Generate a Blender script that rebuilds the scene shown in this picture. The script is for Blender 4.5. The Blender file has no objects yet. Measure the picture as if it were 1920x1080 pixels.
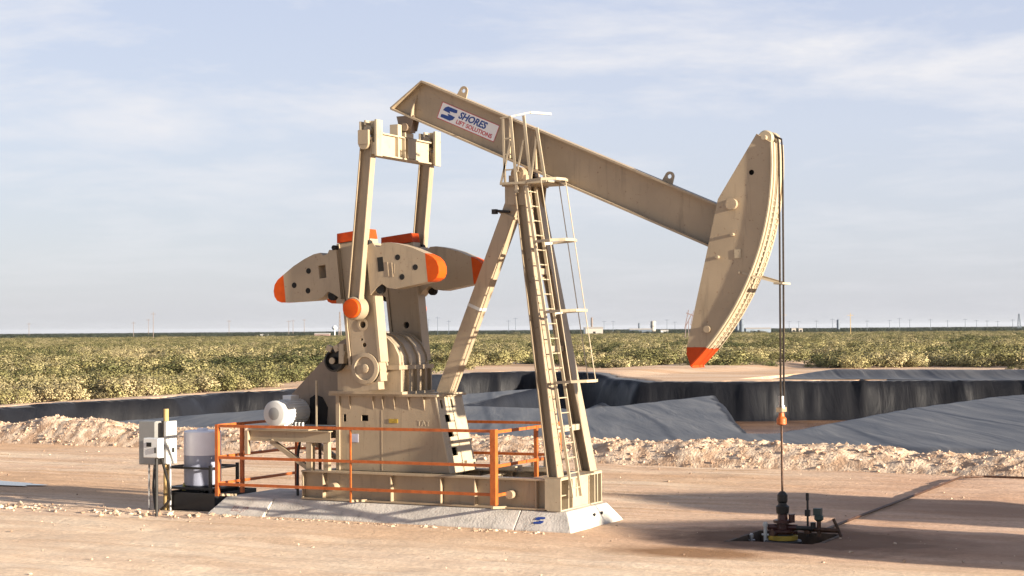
import bpy, bmesh, math, random
import numpy as np
from mathutils import Vector, Matrix, noise
from mathutils.geometry import tessellate_polygon
R = math.radians
V = Vector
sc = bpy.context.scene
random.seed(7)

# ---------------------------------------------------------------- camera, sky, sun, exposure
TH = R(27)
cr = V((0.89089888, 0.45414259, -0.007328)); cf = V((-0.45384686, 0.89072461, 0.02515333)); cu = V((0.01795043, -0.01908328, 0.99965675))
CAM = V((9.90272, -30.80187, 4.0))
cd = bpy.data.cameras.new('camera'); cam = bpy.data.objects.new('camera', cd); sc.collection.objects.link(cam)
cd.sensor_width = 36; cd.lens = 3100 / 1920 * 36; cd.clip_start = .1; cd.clip_end = 30000
m = Matrix((cr, cu, -cf)).transposed().to_4x4(); m.translation = CAM
cam.matrix_world = m
sc.camera = cam
GR = V((math.cos(TH), math.sin(TH), 0)); GF = V((-math.sin(TH), math.cos(TH), 0))
def far(px, d, z=0):                      # a place on the plain d metres out, in the direction of photo column px
    p = V((CAM.x, CAM.y, 0)) + GR * ((px - 960) / 3100 * d) + GF * d
    p.z = z
    return p

SUN_E, SUN_A = R(11.0), R(5.5)
sdir = V((math.cos(SUN_E) * math.cos(SUN_A), -math.cos(SUN_E) * math.sin(SUN_A), math.sin(SUN_E)))
sl = bpy.data.lights.new('sun', 'SUN'); so = bpy.data.objects.new('sun', sl); sc.collection.objects.link(so)
sl.energy = 4.8; sl.angle = R(1.0); sl.color = (1, .88, .72)
so.rotation_euler = sdir.to_track_quat('Z', 'Y').to_euler(); so.location = (40, -10, 40)
w = bpy.data.worlds.new('World'); sc.world = w; w.use_nodes = True
nt = w.node_tree; nt.nodes.clear()
def wn(t, **k):
    n = nt.nodes.new(t)
    for a, b in k.items(): setattr(n, a, b)
    return n
L = nt.links.new
out = wn('ShaderNodeOutputWorld'); bg = wn('ShaderNodeBackground'); L(bg.outputs[0], out.inputs[0])
sky = wn('ShaderNodeTexSky', sky_type='NISHITA', sun_disc=False, sun_elevation=SUN_E, sun_rotation=math.atan2(sdir.x, sdir.y), air_density=1.0, dust_density=.6, ozone_density=1.6)
bg.inputs['Strength'].default_value = .1
tc = wn('ShaderNodeTexCoord'); sep = wn('ShaderNodeSeparateXYZ'); L(tc.outputs['Generated'], sep.inputs[0])
# clouds on a layer seen in perspective: direction / (height + a little)
zz = wn('ShaderNodeMath', operation='MAXIMUM'); L(sep.outputs[2], zz.inputs[0]); zz.inputs[1].default_value = 0
za = wn('ShaderNodeMath', operation='ADD'); L(zz.outputs[0], za.inputs[0]); za.inputs[1].default_value = .1
dx = wn('ShaderNodeMath', operation='DIVIDE'); L(sep.outputs[0], dx.inputs[0]); L(za.outputs[0], dx.inputs[1])
dy = wn('ShaderNodeMath', operation='DIVIDE'); L(sep.outputs[1], dy.inputs[0]); L(za.outputs[0], dy.inputs[1])
cmb = wn('ShaderNodeCombineXYZ'); L(dx.outputs[0], cmb.inputs[0]); L(dy.outputs[0], cmb.inputs[1])
mp = wn('ShaderNodeMapping'); L(cmb.outputs[0], mp.inputs[0]); mp.inputs['Rotation'].default_value = (0, 0, -TH); mp.inputs['Scale'].default_value = (.85, .85, 1); mp.inputs['Location'].default_value = (3.1, 1.7, 0)
n1 = wn('ShaderNodeTexNoise'); L(mp.outputs[0], n1.inputs['Vector']); n1.inputs['Scale'].default_value = 1.15; n1.inputs['Detail'].default_value = 9; n1.inputs['Roughness'].default_value = .62; n1.inputs['Distortion'].default_value = .25
cr1 = wn('ShaderNodeValToRGB'); L(n1.outputs[0], cr1.inputs[0])
cr1.color_ramp.elements[0].position = .46; cr1.color_ramp.elements[0].color = (0, 0, 0, 1)
cr1.color_ramp.elements[1].position = .66; cr1.color_ramp.elements[1].color = (1, 1, 1, 1)
# thin overall veil of high cloud over the clear sky
veil = wn('ShaderNodeValToRGB'); L(sep.outputs[2], veil.inputs[0])
e = veil.color_ramp.elements
e[0].position = 0; e[0].color = (1.76, 1.84, 2.12, 1)
e[1].position = 1; e[1].color = (.22, .36, .80, 1)
for p, c in ((.05, (1.92, 2.00, 2.32, 1)), (.12, (1.96, 2.07, 2.48, 1)), (.2, (1.80, 1.95, 2.46, 1)), (.32, (.7, .9, 1.45, 1))):
    k = e.new(p); k.color = c
mx = wn('ShaderNodeMixRGB'); mx.inputs[0].default_value = .9; L(sky.outputs[0], mx.inputs[1]); L(veil.outputs[0], mx.inputs[2])
mx2 = wn('ShaderNodeMixRGB'); L(mx.outputs[0], mx2.inputs[1]); mx2.inputs[2].default_value = (2.75, 2.74, 2.84, 1)
cm = wn('ShaderNodeMath', operation='MULTIPLY'); L(cr1.outputs[0], cm.inputs[0])
cf_ = wn('ShaderNodeMapRange'); L(sep.outputs[2], cf_.inputs[0]); cf_.inputs[1].default_value = .02; cf_.inputs[2].default_value = .16; cf_.inputs[3].default_value = .15; cf_.inputs[4].default_value = 1.0; L(cf_.outputs[0], cm.inputs[1])
L(cm.outputs[0], mx2.inputs[0]); L(mx2.outputs[0], bg.inputs[0])
vs = sc.view_settings; vs.view_transform = 'Standard'; vs.look = 'None'; vs.exposure = 1.68; vs.gamma = 1; vs.use_curve_mapping = False
sc.render.engine = 'CYCLES'

# ---------------------------------------------------------------- materials
def mat(name, col, rough=.6, metal=0, var=.12, scale=3., bump=0, bscale=30., col2=None, spec=.5, detail=6, stretch=(1, 1, 1), ramp=(.35, .68), coords='Object', streak=0):
    mt = bpy.data.materials.new(name); mt.use_nodes = True
    t = mt.node_tree; b = t.nodes['Principled BSDF']; l = t.links.new
    b.inputs['Roughness'].default_value = rough; b.inputs['Metallic'].default_value = metal
    b.inputs['Specular IOR Level'].default_value = spec
    c = t.nodes.new('ShaderNodeTexCoord'); mpn = t.nodes.new('ShaderNodeMapping'); l(c.outputs[coords], mpn.inputs[0]); mpn.inputs['Scale'].default_value = stretch
    n = t.nodes.new('ShaderNodeTexNoise'); l(mpn.outputs[0], n.inputs['Vector']); n.inputs['Scale'].default_value = scale; n.inputs['Detail'].default_value = detail
    rp = t.nodes.new('ShaderNodeValToRGB'); l(n.outputs[0], rp.inputs[0])
    c2 = col2 or tuple(x * (1 - 2 * var) for x in col)
    rp.color_ramp.elements[0].position = ramp[0]; rp.color_ramp.elements[0].color = (*c2, 1)
    rp.color_ramp.elements[1].position = ramp[1]; rp.color_ramp.elements[1].color = (*col, 1)
    l(rp.outputs[0], b.inputs['Base Color'])
    if streak:
        ms = t.nodes.new('ShaderNodeMapping'); l(c.outputs[coords], ms.inputs[0]); ms.inputs['Scale'].default_value = (7, 7, .8)
        n3 = t.nodes.new('ShaderNodeTexNoise'); l(ms.outputs[0], n3.inputs['Vector']); n3.inputs['Scale'].default_value = 1; n3.inputs['Detail'].default_value = 6; n3.inputs['Roughness'].default_value = .65
        r3 = t.nodes.new('ShaderNodeValToRGB'); l(n3.outputs[0], r3.inputs[0]); r3.color_ramp.elements[0].position = .54; r3.color_ramp.elements[0].color = (0, 0, 0, 1); r3.color_ramp.elements[1].position = .74; r3.color_ramp.elements[1].color = (streak, streak, streak, 1)
        m3 = t.nodes.new('ShaderNodeMixRGB'); l(r3.outputs[0], m3.inputs[0]); l(rp.outputs[0], m3.inputs[1]); m3.inputs[2].default_value = (*[q * .42 for q in col], 1)
        n4 = t.nodes.new('ShaderNodeTexNoise'); l(c.outputs[coords], n4.inputs['Vector']); n4.inputs['Scale'].default_value = 14; n4.inputs['Detail'].default_value = 4
        r4 = t.nodes.new('ShaderNodeValToRGB'); l(n4.outputs[0], r4.inputs[0]); r4.color_ramp.elements[0].position = .66; r4.color_ramp.elements[0].color = (0, 0, 0, 1); r4.color_ramp.elements[1].position = .72; r4.color_ramp.elements[1].color = (.6, .6, .6, 1)
        m4 = t.nodes.new('ShaderNodeMixRGB'); l(r4.outputs[0], m4.inputs[0]); l(m3.outputs[0], m4.inputs[1]); m4.inputs[2].default_value = (.16, .08, .04, 1)
        l(m4.outputs[0], b.inputs['Base Color'])
    if bump:
        n2 = t.nodes.new('ShaderNodeTexNoise'); l(mpn.outputs[0], n2.inputs['Vector']); n2.inputs['Scale'].default_value = bscale; n2.inputs['Detail'].default_value = 5
        bp = t.nodes.new('ShaderNodeBump'); l(n2.outputs[0], bp.inputs['Height']); bp.inputs['Strength'].default_value = bump; bp.inputs['Distance'].default_value = .05
        l(bp.outputs[0], b.inputs['Normal'])
    return mt
M = dict(
    tan=mat('tan_paint', (.365, .285, .19), .45, var=.09, scale=1.1, streak=.55, bump=.08, bscale=60),
    tan_worn=mat('worn_tan_paint', (.42, .30, .19), .5, var=.2, scale=6, bump=.2, bscale=40),
    cream=mat('light_tan_paint', (.43, .355, .245), .45, var=.08, scale=3, streak=.45),
    tip=mat('signal_orange_paint', (.56, .075, .004), .6, spec=.2, var=.1, scale=6),
    orange=mat('orange_paint', (.48, .115, .018), .5, var=.15, scale=7, streak=.7, bump=.1),
    red=mat('red_orange_paint', (.50, .058, .006), .6, spec=.2, var=.12, scale=5),
    conc=mat('concrete', (.62, .575, .51), .85, var=.16, streak=.6, scale=2.2, bump=.25, bscale=25),
    motorw=mat('motor_white_paint', (.50, .50, .48), .5, var=.08),
    white=mat('white_enamel', (.66, .66, .64), .35, var=.05),
    grey=mat('grey_cabinet_paint', (.24, .24, .23), .4, var=.06),
    lgrey=mat('light_grey_cabinet_paint', (.5, .5, .47), .4, var=.05),
    steel=mat('galvanised_steel', (.5, .5, .5), .35, .7, var=.1),
    dark=mat('dark_steel', (.03, .028, .026), .5, .3, var=.2),
    hole=mat('dark_opening', (.01, .009, .008), .9, var=.1),  # near-black standing in for shade in openings; also black bolts and display
    black=mat('black_plastic', (.012, .012, .013), .45, var=.2),
    rust=mat('oily_rust', (.10, .045, .022), .5, .3, var=.3, scale=12, bump=.3),
    wire=mat('greased_wire_rope', (.06, .045, .035), .4, .6, var=.3, scale=30),
    wood=mat('yellow_pine_post', (.48, .33, .13), .75, var=.12, scale=5, stretch=(6, 6, .6), bump=.2),
    pole=mat('weathered_pole', (.22, .17, .14), .9, var=.1),
    signw=mat('sign_white', (.74, .74, .74), .35, var=.03),
    blue=mat('sign_blue', (.012, .05, .24), .4, var=.03),
    redl=mat('sign_red', (.5, .03, .05), .4, var=.03),
    tank=mat('milky_plastic', (.78, .77, .82), .35, var=.04),
    chem=mat('liquid_seen_through_plastic', (.27, .29, .37), .3, var=.05),
    green=mat('green_valve_paint', (.04, .07, .06), .5, var=.15),
    yellow=mat('yellow_paint', (.42, .28, .03), .5, var=.15, scale=9),
    maroon=mat('dark_red_oily_paint', (.07, .018, .014), .4, var=.3, scale=9),
    roof=mat('pale_building_wall', (.42, .38, .33), .8, var=.05),
    bluegrey=mat('blue_grey_steel', (.12, .15, .19), .6, var=.1),
    stone=mat('pad_stone', (.60, .46, .33), .9, var=.2, col2=(.26, .17, .11), ramp=(.42, .58)),
    rock=mat('limestone_rubble', (.58, .45, .33), .9, var=.2, scale=2.5, bump=.4, bscale=9, col2=(.40, .25, .16)),
)
def leafmat(name, a, b, c):
    mt = bpy.data.materials.new(name); mt.use_nodes = True; t = mt.node_tree; p = t.nodes['Principled BSDF']; l = t.links.new
    p.inputs['Roughness'].default_value = .8; p.inputs['Specular IOR Level'].default_value = .15
    oi = t.nodes.new('ShaderNodeObjectInfo'); gm = t.nodes.new('ShaderNodeNewGeometry')
    ns = t.nodes.new('ShaderNodeTexNoise'); l(oi.outputs['Location'], ns.inputs['Vector']); ns.inputs['Scale'].default_value = .04; ns.inputs['Detail'].default_value = 3
    m1 = t.nodes.new('ShaderNodeMath'); m1.operation = 'MULTIPLY_ADD'; l(ns.outputs[0], m1.inputs[0]); m1.inputs[1].default_value = 3.0; m1.inputs[2].default_value = -1.33
    dd = t.nodes.new('ShaderNodeVectorMath'); dd.operation = 'DOT_PRODUCT'; l(oi.outputs['Location'], dd.inputs[0]); dd.inputs[1].default_value = (-math.sin(TH), math.cos(TH), 0)
    dm = t.nodes.new('ShaderNodeMapRange'); l(dd.outputs['Value'], dm.inputs[0]); dm.inputs[1].default_value = 800; dm.inputs[2].default_value = 950
    m2 = t.nodes.new('ShaderNodeMath'); m2.operation = 'MULTIPLY_ADD'; l(oi.outputs['Random'], m2.inputs[0]); m2.inputs[1].default_value = .7; l(m1.outputs[0], m2.inputs[2])
    rp = t.nodes.new('ShaderNodeValToRGB'); l(m2.outputs[0], rp.inputs[0])
    el = rp.color_ramp.elements; el[0].position = .12; el[0].color = (*a, 1); el[1].color = (*c, 1); k = el.new(.5); k.color = (*b, 1)
    hs = t.nodes.new('ShaderNodeHueSaturation'); l(rp.outputs[0], hs.inputs['Color'])
    mr = t.nodes.new('ShaderNodeMapRange'); l(gm.outputs['Random Per Island'], mr.inputs[0]); mr.inputs[3].default_value = .86; mr.inputs[4].default_value = 1.12
    l(mr.outputs[0], hs.inputs['Value']); mk = t.nodes.new('ShaderNodeMixRGB'); l(dm.outputs[0], mk.inputs[0]); l(hs.outputs[0], mk.inputs[1]); mk.inputs[2].default_value = (.045, .055, .035, 1); l(mk.outputs[0], p.inputs['Base Color'])
    return mt
M['leaf'] = leafmat('scrub_foliage', (.085, .092, .035), (.255, .228, .095), (.41, .34, .185))
M['twig'] = mat('scrub_twigs', (.16, .11, .07), .9)

# ---------------------------------------------------------------- mesh builder
ORG = {}
class MB:
    def __init__(s): s.v = []; s.f = []
    def add(s, vs_, fs):
        o = len(s.v); s.v += [V(p) for p in vs_]; s.f += [tuple(i + o for i in f) for f in fs]; return s
    def box(s, lo, hi):
        (a, b, c), (d, e_, f) = lo, hi
        return s.add([(a, b, c), (d, b, c), (d, e_, c), (a, e_, c), (a, b, f), (d, b, f), (d, e_, f), (a, e_, f)],
                     [(3, 2, 1, 0), (4, 5, 6, 7), (0, 1, 5, 4), (1, 2, 6, 5), (2, 3, 7, 6), (3, 0, 4, 7)])
    def cbox(s, c, d): return s.box([c[i] - d[i] / 2 for i in range(3)], [c[i] + d[i] / 2 for i in range(3)])
    def frame(s, p, q, up):
        p, q = V(p), V(q); z = (q - p).normalized(); y = V(up) - z * V(up).dot(z); y.normalize(); x = y.cross(z); return p, q, x, y, z
    def bar(s, p, q, wx, wy, up=(0, 0, 1)):      # wy measured along up
        p, q, x, y, z = s.frame(p, q, up); P = []
        for b in (p, q):
            for i, j in ((-1, -1), (1, -1), (1, 1), (-1, 1)): P.append(b + x * (i * wx / 2) + y * (j * wy / 2))
        return s.add(P, [(3, 2, 1, 0), (4, 5, 6, 7), (0, 1, 5, 4), (1, 2, 6, 5), (2, 3, 7, 6), (3, 0, 4, 7)])
    def ibeam(s, p, q, H, W, tf=.03, tw=.02, up=(0, 0, 1)):   # H along up
        p0, q0, x, y, z = s.frame(p, q, up)
        s.bar(p0 + y * (H / 2 - tf / 2), q0 + y * (H / 2 - tf / 2), W, tf, up); s.bar(p0 - y * (H / 2 - tf / 2), q0 - y * (H / 2 - tf / 2), W, tf, up)
        return s.bar(p0, q0, tw, H - 2 * tf, up)
    def tube(s, p, q, r, r2=None, n=14, cap=True):
        r2 = r if r2 is None else r2
        p, q = V(p), V(q); z = (q - p).normalized(); up = V((0, 0, 1)) if abs(z.z) < .9 else V((1, 0, 0)); x = up.cross(z).normalized(); y = z.cross(x)
        P = [b + (x * math.cos(a) + y * math.sin(a)) * rr for b, rr in ((p, r), (q, r2)) for a in (2 * math.pi * i / n for i in range(n))]
        F = [(i, (i + 1) % n, n + (i + 1) % n, n + i) for i in range(n)]
        if cap: F += [tuple(range(n - 1, -1, -1)), tuple(range(n, 2 * n))]
        return s.add(P, F)
    def lathe(s, o, ax, prof, n=24):
        o = V(o); z = V(ax).normalized(); up = V((0, 0, 1)) if abs(z.z) < .9 else V((1, 0, 0)); x = up.cross(z).normalized(); y = z.cross(x)
        P = []; F = []
        for h, r in prof:
            for i in range(n):
                a = 2 * math.pi * i / n; P.append(o + z * h + (x * math.cos(a) + y * math.sin(a)) * r)
        for k in range(len(prof) - 1):
            for i in range(n): F.append((k * n + i, k * n + (i + 1) % n, (k + 1) * n + (i + 1) % n, (k + 1) * n + i))
        F.append(tuple(range(n - 1, -1, -1))); F.append(tuple((len(prof) - 1) * n + i for i in range(n)))
        return s.add(P, F)
    def path(s, pts, r, n=8):
        pts = [V(p) for p in pts]; P = []; F = []
        prev = None
        for k, p in enumerate(pts):
            t = (pts[min(k + 1, len(pts) - 1)] - pts[max(k - 1, 0)]).normalized()
            if prev is None:
                up = V((0, 0, 1)) if abs(t.z) < .9 else V((1, 0, 0)); x = up.cross(t).normalized()
            else: x = (prev - t * prev.dot(t)).normalized()
            prev = x; y = t.cross(x)
            for i in range(n):
                a = 2 * math.pi * i / n; P.append(p + (x * math.cos(a) + y * math.sin(a)) * r)
        for k in range(len(pts) - 1):
            for i in range(n): F.append((k * n + i, k * n + (i + 1) % n, (k + 1) * n + (i + 1) % n, (k + 1) * n + i))
        F.append(tuple(range(n - 1, -1, -1))); F.append(tuple((len(pts) - 1) * n + i for i in range(n)))
        return s.add(P, F)
    def plate(s, pts, o, ex, ey, t, holes=()):    # polygon with holes in the plane o + a*ex + b*ey, thickness t along ex x ey (centred)
        o, ex, ey = V(o), V(ex).normalized(), V(ey).normalized(); nz = ex.cross(ey)
        loops = [list(pts)] + [list(h) for h in holes]
        tri = tessellate_polygon([[V((a, b, 0)) for a, b in lp] for lp in loops])
        flat = [p for lp in loops for p in lp]; N = len(flat)
        P = [o + ex * a + ey * b + nz * (t / 2) for a, b in flat] + [o + ex * a + ey * b - nz * (t / 2) for a, b in flat]
        F = []
        for a, b, c in tri:
            A, B, C_ = flat[a], flat[b], flat[c]
            ar = (B[0] - A[0]) * (C_[1] - A[1]) - (B[1] - A[1]) * (C_[0] - A[0])
            if ar < 0: a, b = b, a
            F += [(a, b, c), (N + c, N + b, N + a)]
        k = 0
        for li, lp in enumerate(loops):
            n = len(lp)
            ar = sum(lp[i][0] * lp[(i + 1) % n][1] - lp[(i + 1) % n][0] * lp[i][1] for i in range(n))
            fw = (ar > 0) == (li == 0)
            for i in range(n):
                i0, i1 = k + i, k + (i + 1) % n
                F.append((i0, N + i0, N + i1, i1) if fw else (i1, N + i1, N + i0, i0))
            k += n
        return s.add(P, F)
    def xz(s, pts, y, t, holes=()): return s.plate(pts, (0, y, 0), (1, 0, 0), (0, 0, 1), t, holes)
    def build(s, name, m_, parent=None, smooth=True, bevel=0, label=None):
        o0 = ORG.get(parent.name, V((0, 0, 0))) if parent else V((0, 0, 0))
        me = bpy.data.meshes.new(name); me.from_pydata([tuple(p - o0) for p in s.v], [], s.f); me.update()
        me.materials.append(M[m_] if isinstance(m_, str) else m_)
        if smooth:
            me.polygons.foreach_set('use_smooth', [True] * len(me.polygons)); me.set_sharp_from_angle(angle=R(32))
        o = bpy.data.objects.new(name, me); sc.collection.objects.link(o); o.parent = parent
        ORG[o.name] = o0
        if bevel:
            md = o.modifiers.new('bevel', 'BEVEL'); md.width = bevel; md.segments = 2; md.limit_method = 'ANGLE'
        if label: o['label'] = label
        return o
def circ(cx, cy, r, n=14): return [(cx + r * math.cos(2 * math.pi * i / n), cy + r * math.sin(2 * math.pi * i / n)) for i in range(n)]
def rect(a, b, c, d): return [(a, b), (c, b), (c, d), (a, d)]
def tag(o, label, cat, group=None, kind=None):
    if label: o['label'] = label
    if cat: o['category'] = cat
    if group: o['group'] = group
    if kind: o['kind'] = kind
    return o
def thing(name, label, cat, loc, group=None):
    o = bpy.data.objects.new(name, None); sc.collection.objects.link(o); o.location = loc; o.empty_display_size = .3
    ORG[o.name] = V(loc); return tag(o, label, cat, group)
def copy_tree(o, parent=None):
    c = o.copy(); sc.collection.objects.link(c)
    if parent is not None: c.parent = parent
    for ch in list(o.children): copy_tree(ch, c)
    return c
def text(body, name, m_, parent, o, ex, ey, size, shear=0, off=0, ext=.003, sx=1, label=None):
    cu_ = bpy.data.curves.new('t', 'FONT'); cu_.body = body; cu_.size = size; cu_.shear = shear; cu_.offset = off; cu_.extrude = ext; cu_.resolution_u = 3
    to = bpy.data.objects.new('t', cu_); sc.collection.objects.link(to)
    dg = bpy.context.evaluated_depsgraph_get(); me = bpy.data.meshes.new_from_object(to.evaluated_get(dg))
    bpy.data.objects.remove(to)
    o, ex, ey = V(o), V(ex).normalized(), V(ey).normalized(); nz = ex.cross(ey)
    b = MB(); b.add([o + ex * (v.co.x * sx) + ey * v.co.y + nz * v.co.z for v in me.vertices], [tuple(p.vertices) for p in me.polygons])
    bpy.data.meshes.remove(me)
    return b.build(name, m_, parent, smooth=False, label=label)
def emblem(o, ex, ey, hgt, m_, parent):       # the blue S mark: an upper and a lower swept block
    b = MB(); o = V(o); k = hgt
    up = [(-.62, .08), (-.52, .34), (-.28, .5), (.62, .5), (.66, .28), (.5, .22), (-.02, .2), (.1, .04)]
    lo = [(-a, -c) for a, c in up]
    for pl in (up, lo): b.plate([(a * k, c * k) for a, c in pl], o, ex, ey, .005)
    return b.build('emblem', m_, parent, smooth=False)

# ---------------------------------------------------------------- terrain
PIT = [(-50, 17.5), (-34.3, 17.5), (-34.2, 59), (-27.5, 37), (-20.6, 36), (-20.4, 51.4), (-8.6, 22.5), (-7.5, 22.5), (-7.3, 42), (-6.5, 52), (-3, 70), (6, 92), (-11, 86), (-23, 80.8), (-27, 77.6), (-34.5, 76), (-39, 82), (-43, 87), (-50, 90), (-54, 84), (-51, 66), (-47.5, 51.5), (-49.8, 49), (-46.8, 40), (-49.7, 35.5), (-48, 28.7)]
def sdist(X, Y, poly):
    P = np.array(poly, float); d2 = np.full(X.shape, 1e18); ins = np.zeros(X.shape, bool)
    for i in range(len(P)):
        a, b = P[i - 1], P[i]; e_ = b - a; wx, wy = X - a[0], Y - a[1]
        t = np.clip((wx * e_[0] + wy * e_[1]) / (e_ @ e_), 0, 1)
        d2 = np.minimum(d2, (wx - e_[0] * t) ** 2 + (wy - e_[1] * t) ** 2)
        c = (a[1] > Y) != (b[1] > Y)
        ins ^= c & (X < (b[0] - a[0]) * (Y - a[1]) / (b[1] - a[1] + 1e-12) + a[0])
    return np.where(ins, -1, 1) * np.sqrt(d2)
_g = np.random.RandomState(3); NG = _g.rand(256, 256)
def vn(x, y):                               # value noise, vectorised
    xi = np.floor(x).astype(int); yi = np.floor(y).astype(int); fx = x - xi; fy = y - yi
    fx = fx * fx * (3 - 2 * fx); fy = fy * fy * (3 - 2 * fy); g = lambda a, b: NG[a & 255, b & 255]
    return (g(xi, yi) * (1 - fx) + g(xi + 1, yi) * fx) * (1 - fy) + (g(xi, yi + 1) * (1 - fx) + g(xi + 1, yi + 1) * fx) * fy - .5
def fbm(x, y, o=4):
    s = 0; a = 1
    for i in range(o): s = s + a * vn(x * 2 ** i + 17 * i, y * 2 ** i + 31 * i); a *= .5
    return s
def base_z(X, Y):
    wob = np.where((Y < 62) & (X > -36), .3, 1); sd = sdist(X + wob * .5 * fbm(X / 3, Y / 3, 2), Y + wob * .6 * fbm(X / 4 + 9, Y / 4, 2), PIT)
    bench = np.clip((Y - 15) / 3, 0, 1) * np.clip((64 - Y) / 4, 0, 1) * np.clip((X + 52) / 4, 0, 1)
    ridge = .55 * np.exp(-((Y - 92 - .04 * X) / 2.2) ** 2) * np.clip((X + 29) / 4, 0, 1)
    rim = .3 * np.clip((Y - 60) / 10, 0, 1) * np.clip((112 - Y) / 12, 0, 1) * np.clip((X + 66) / 6, 0, 1)
    left = .3 * np.clip((X + 56) / 3, 0, 1) * np.clip((-40 - X) / 3, 0, 1) * np.clip((Y - 14) / 5, 0, 1) * (1 - bench)
    top = .45 * bench + ridge + rim * (1 - bench) + left
    top = top + np.where((Y > 16) & (X > -60), .025 * fbm(X / 5, Y / 5, 2), 0)
    t = np.clip(-sd / 1.5, 0, 1); t = t * t * (3 - 2 * t)
    return top * (1 - t) + (-2.55) * t, sd, t
def mesh_grid(name, xs, ys, Z, m_, keep=None, smooth=True):
    nx, ny = len(xs), len(ys); X, Y = np.meshgrid(xs, ys, indexing='ij')
    co = np.stack([X, Y, Z], -1).reshape(-1, 3)
    i, j = np.meshgrid(np.arange(nx - 1), np.arange(ny - 1), indexing='ij')
    q = np.stack([i * ny + j, (i + 1) * ny + j, (i + 1) * ny + j + 1, i * ny + j + 1], -1)
    q = q[keep] if keep is not None else q.reshape(-1, 4)
    us, inv = np.unique(q, return_inverse=True); co = co[us]; q = inv.reshape(-1, 4)
    me = bpy.data.meshes.new(name); me.vertices.add(len(co)); me.vertices.foreach_set('co', co.ravel())
    me.loops.add(q.size); me.loops.foreach_set('vertex_index', q.ravel().astype(np.int32))
    me.polygons.add(len(q)); me.polygons.foreach_set('loop_start', np.arange(0, q.size, 4, dtype=np.int32)); me.polygons.foreach_set('loop_total', np.full(len(q), 4, dtype=np.int32))
    me.update(calc_edges=True); me.polygons.foreach_set('use_smooth', [smooth] * len(q)); me.materials.append(m_)
    o = bpy.data.objects.new(name, me); sc.collection.objects.link(o); return o
CEL = (-.62, -1.25, .98, .55)              # well cellar
def lines(lo, hi, st, pre, post, must=()):
    a = list(np.arange(lo, hi + 1e-6, st)); a = [x for x in a if all(abs(x - m_) > st * .4 for m_ in must)] + list(must)
    s = st; x = lo
    while x > pre: s *= 1.16; x -= s; a.append(x)
    s = st; x = hi
    while x < post: s *= 1.16; x += s; a.append(x)
    return np.array(sorted(a))

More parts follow.
